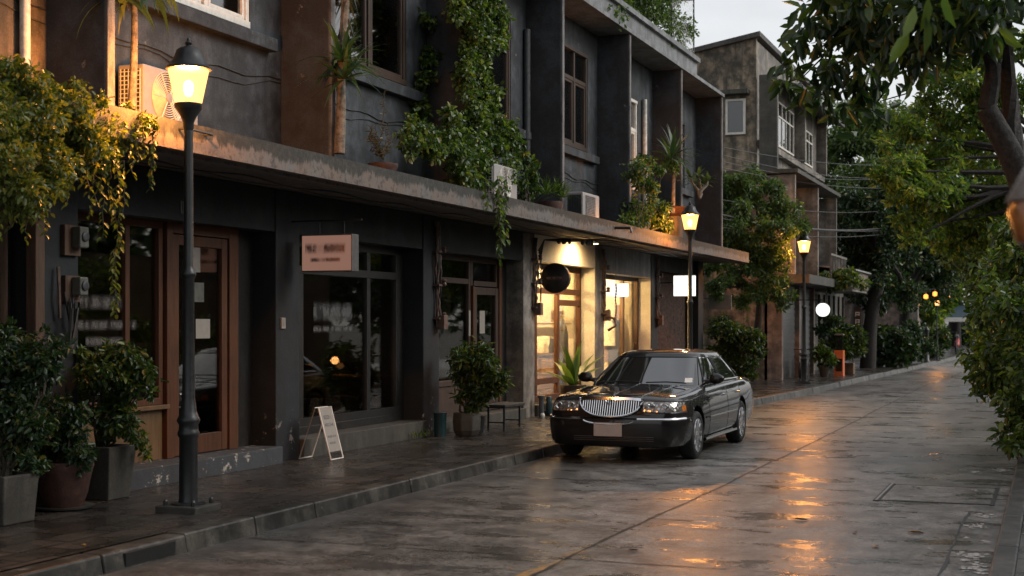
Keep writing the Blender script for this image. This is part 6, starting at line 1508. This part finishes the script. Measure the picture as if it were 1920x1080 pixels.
for lab, pts, Y, mt, n in FS: bush('pavement_shrub', lab, pts, mt, n, .15 if Y < 55 else .2, .08 if Y < 55 else .11, Y=Y, per=7, group='shrubs along the far pavement')
for px, py, lab in ((1737, 676, 'dark bollard standing at the far left kerb'),):
    p = at(px, py, 66); tag(MB().lathe([(.16, .1), (.16, .2), (.12, .25), (.11, 1.5), (.14, 1.6), (.04, 1.75)], (p[0], 66, 0), 12).build('bollard', 'black_metal', smooth=True), lab, 'bollard')
r = thing('sign_box', 'small pale lantern box on a post before the dark far trees', 'lantern', (-6, 58, 1.7)); p = at(1688, 628, 58)
MB().box(p[0] - .17, p[0] + .17, 58, 58.3, p[2] - .55, p[2] + .2).build('box', 'pale_plaster', r, bevel=.02); MB().tube([(p[0], 58.15, .1), (p[0], 58.15, p[2] - .5)], .04, 6).build('post', 'black_metal', r)
# --- right side: hedge, yellowing tree, almond tree
hp, hr_ = [], []
for px, py, Y, q in ((1875, 560, 24, .45), (1880, 540, 23, .6), (1905, 520, 22, .7), (1872, 615, 25, .4), (1890, 620, 23, .5), (1895, 650, 21, .5), (1860, 680, 23, .45), (1890, 710, 21, .45), (1910, 760, 20, .4), (1880, 740, 22, .35), (1900, 810, 20, .25), (1858, 655, 26, .32), (1866, 670, 26, .35), (1920, 600, 20, .6), (1925, 700, 20, .5), (1920, 830, 19.5, .3), (1895, 600, 22, .5), (1892, 580, 24, .45), (1915, 470, 22, .6), (1890, 480, 24, .6), (1885, 620, 28, .45), (1880, 640, 31, .5), (1880, 660, 22.5, .4), (1905, 560, 21, .5)):
    hp.append(at(px, py, Y)); hr_.append(q)
r = plant('hedge_bush', 'thick green bush leaning over the right kerb', 'bush', (.6, 22, .1))
crown(r, hp, hr_, 11500, 'leaf_vine', .115, .06, per=9, droop=.7, shell=2.0, lv=.45)
m = MB()
for p in hp: m.tube(wob((.7 + rng.normal(0, .3), p[1] + rng.normal(0, .4), .1), p, 6, .06), np.linspace(.03, .008, 6), 5)
m.build('stems', 'twig', r)
tree('yellowing_tree', 'yellow green tree reaching over the road on the right', (1.4, 33, .1), [(1.2, 33, 3), (.7, 33, 5.2)], [.22, .18, .15],
     [(1700, 260, 32, .8), (1740, 210, 33, .9), (1790, 180, 33, 1.0), (1840, 130, 33, 1.0), (1880, 90, 33, 1.0), (1690, 320, 31, .6), (1740, 300, 32, .8), (1790, 270, 33, .8), (1720, 360, 31, .7), (1770, 360, 32, .8), (1700, 410, 31, .4), (1750, 420, 32, .6), (1800, 400, 33, .8), (1840, 260, 34, .8), (1850, 360, 33, .8), (1880, 400, 33, .8), (1720, 445, 31, .35), (1660, 330, 31, .35), (1900, 200, 33, 1.0), (1780, 120, 34, .8), (1830, 440, 33, .7), (1880, 320, 34, .7), (1900, 460, 32, .7), (1780, 460, 33, .5)], 24000, 'leaf_yellow', .125, .06, per=13, f=(.2, .36), droop=.6, lv=.45)
tree('leafy_tree', 'mid green tree with drooping sprays behind the right hand bush', (2.6, 44, .1), [(2.4, 44, 3), (1.8, 44, 5)], [.22, .2, .16],
     [(1840, 420, 44, 1.2), (1880, 400, 44, 1.3), (1850, 480, 43, 1.2), (1890, 470, 43, 1.2), (1850, 540, 44, .8), (1880, 530, 43, 1.1), (1910, 440, 43, 1.3), (1830, 470, 45, .9)], 12000, 'leaf_tree', .16, .07, per=12, f=(.22, .38), droop=.7)
# almond tree: trunk at the right, big leaves overhead
r = plant('almond_tree', 'dark large leaved tree leaning in from the right with its branches over the road', 'tree', (1.1, 14, .1))
k0, k1, k2, k3, k4 = (1.1, 14, .1), at(1960, 440, 14), at(1905, 310, 14), at(1850, 205, 14), at(1832, 60, 14)
trunk(r, [k0, (.7, 14, 1.6), k1, k2, k3], [.22, .18, .145, .12, .095])
m = MB(); m.tube(cr(np.array([k3, at(1862, 120, 14), k4, at(1835, -60, 14.2), at(1800, -200, 14)]), 14), np.linspace(.085, .04, 14), 8)
m.tube(cr(np.array([k2, at(1895, 200, 14.3), at(1885, 60, 14.3), at(1890, -120, 14.5)]), 10), np.linspace(.10, .05, 10), 8)
LB = [(1500, 150, 15.5, .32), (1530, 100, 15, .36), (1560, 60, 15, .42), (1600, 30, 14.5, .5), (1650, 20, 14.5, .55), (1550, 140, 15.5, .35), (1590, 120, 15, .42), (1640, 80, 14.8, .45), (1530, 170, 15.5, .28), (1570, 190, 15.5, .24), (1700, 30, 14, .55), (1690, 110, 15, .35), (1620, 200, 16, .3), (1650, 190, 16, .26), (1760, 20, 13.5, .5), (1800, 40, 14, .45), (1500, 60, 15.5, .18), (1470, 120, 16, .16), (1475, 160, 16, .14), (1520, 20, 15, .25), (1850, 30, 15, .5), (1900, 20, 14, .55), (1720, -20, 13.5, .7), (1620, -30, 14, .7), (1560, -20, 14.5, .5), (1820, -30, 13.5, .7), (1900, -40, 13, .7), (1635, 150, 15.5, .25), (1580, 160, 15.3, .28), (1730, 90, 14, .3), (1610, 240, 16.5, .14), (1500, 190, 16, .14)]
cs = [at(x, y, Y) for x, y, Y, q in LB]
for c in cs: m.tube(wob(at(1835, -80, 14.1) + rng.normal(0, .1, 3), c, 8, .09, -.12), np.linspace(.035, .006, 8), 5)
m.build('branches', 'bark', r, smooth=True)
over = [np.array((x, y, z)) for x, y, z in ((-2.5, 9, 7.6), (-1, 8, 8), (.8, 9, 7.5), (2.4, 8, 7.5), (-1.5, 5.5, 8), (.6, 5, 8), (2.6, 4, 7.6), (-2.2, 12, 7.6), (0, 12, 7.6), (2.2, 12, 7), (-.6, 2, 8), (1.6, 1, 7.8), (3.6, 6, 7), (3.4, 11, 6.5), (-4, 8, 8), (-5.5, 6, 8.2), (-4, 4, 8), (-6, 9, 8.4), (-2.2, 2, 8.2), (-5, 1, 8), (-7, 3, 8), (0, -1, 7.8), (-3, -2, 8))]  # unseen leaf clumps added above and behind the camera to shade the ground
C, Q = sub_clumps(cs, [q for *_, q in LB], 5, (.3, .5)); p, d = clumps(C, Q, 2100, 1.8)
C2, Q2 = sub_clumps(over, [1.25] * len(over), 7, (.35, .55)); p2, d2 = clumps(C2, Q2, 5200, 1.8)
leaves('crown', np.concatenate([p, p2]), np.concatenate([d, d2]), 'leaf_almond', .185, .078, r, droop=.8, curl=.22, lv=.3)
p = np.array([at(x, y, 8.5) for x, y in ((1740, -8), (1735, 30), (1705, 60), (1770, -20), (1715, 10))]); dd = np.array([(-.12, 0, -1.), (.25, .1, -1), (-.55, .1, -.8), (.3, 0, -1), (-.4, 0, -1)])
leaves('near_leaves', p, dd, 'leaf_tree', .21, .085, r, droop=.3, jit=.12, curl=.1, lv=.12)
# right hand wall and trees added beyond the frame to shade the street
r = tag(MB().box(2.6, 2.8, 2, 40, .1, 3.6).build('unseen_shade_wall', 'dark_old_plaster'), 'unseen weathered wall added along the right pavement to shade the street', 'wall')
bush('far_hedge', 'low dark green growth under the far trees closing the street', [(1790, 640, 1.6), (1815, 645, 1.6), (1840, 640, 1.6), (1865, 640, 1.8), (1800, 615, 1.6), (1850, 610, 1.8), (1885, 620, 1.8)], 'leaf_dark', 5000, .35, .17, Y=118, per=9, stem=False)
r = plant('unseen_shade_trees', 'unseen mass of dark trees added behind the right hand wall for shade', 'trees', (6, 30, .1)); r['kind'] = 'stuff'
cs = [(rng.uniform(4.2, 8), y, rng.uniform(2.5, 6.5)) for y in np.arange(2, 60, 1.6) for k in range(2)]  # out of view, added to darken the facade and the shop glass reflections
crown(r, cs, [1.7] * len(cs), 15000, 'leaf_dark', .5, .26, per=6, f=(.4, .6))
import OpenImageIO as oiio, numpy as np, sys
a=oiio.ImageBuf('/workdir/render_main.png').get_pixels(oiio.FLOAT)[:,:,:3]
H,W=a.shape[:2]
R={'sky':(1330,20,1400,60),'facade hi':(680,180,740,210),'facade near lamp':(430,150,500,200),'fin bay4':(1140,200,1170,300),'fascia':(500,280,560,300),'under awning':(420,350,520,420),'pillar':(528,640,556,720),'pavement':(650,880,760,900),'road mid':(1100,950,1200,980),'road right':(1500,850,1600,890),'road far':(1600,740,1680,760),'road left':(480,1030,560,1060),'house2':(1380,150,1430,180),'cream wall':(1060,450,1100,480),'hood':(1150,735,1190,745),'lamp':(345,145,370,175)}
for k,(x0,y0,x1,y1) in R.items():
    s=W/1920; p=a[int(y0*s):int(y1*s)+1,int(x0*s):int(x1*s)+1].reshape(-1,3).mean(0)*255
    print(k.ljust(18),p.round().astype(int))
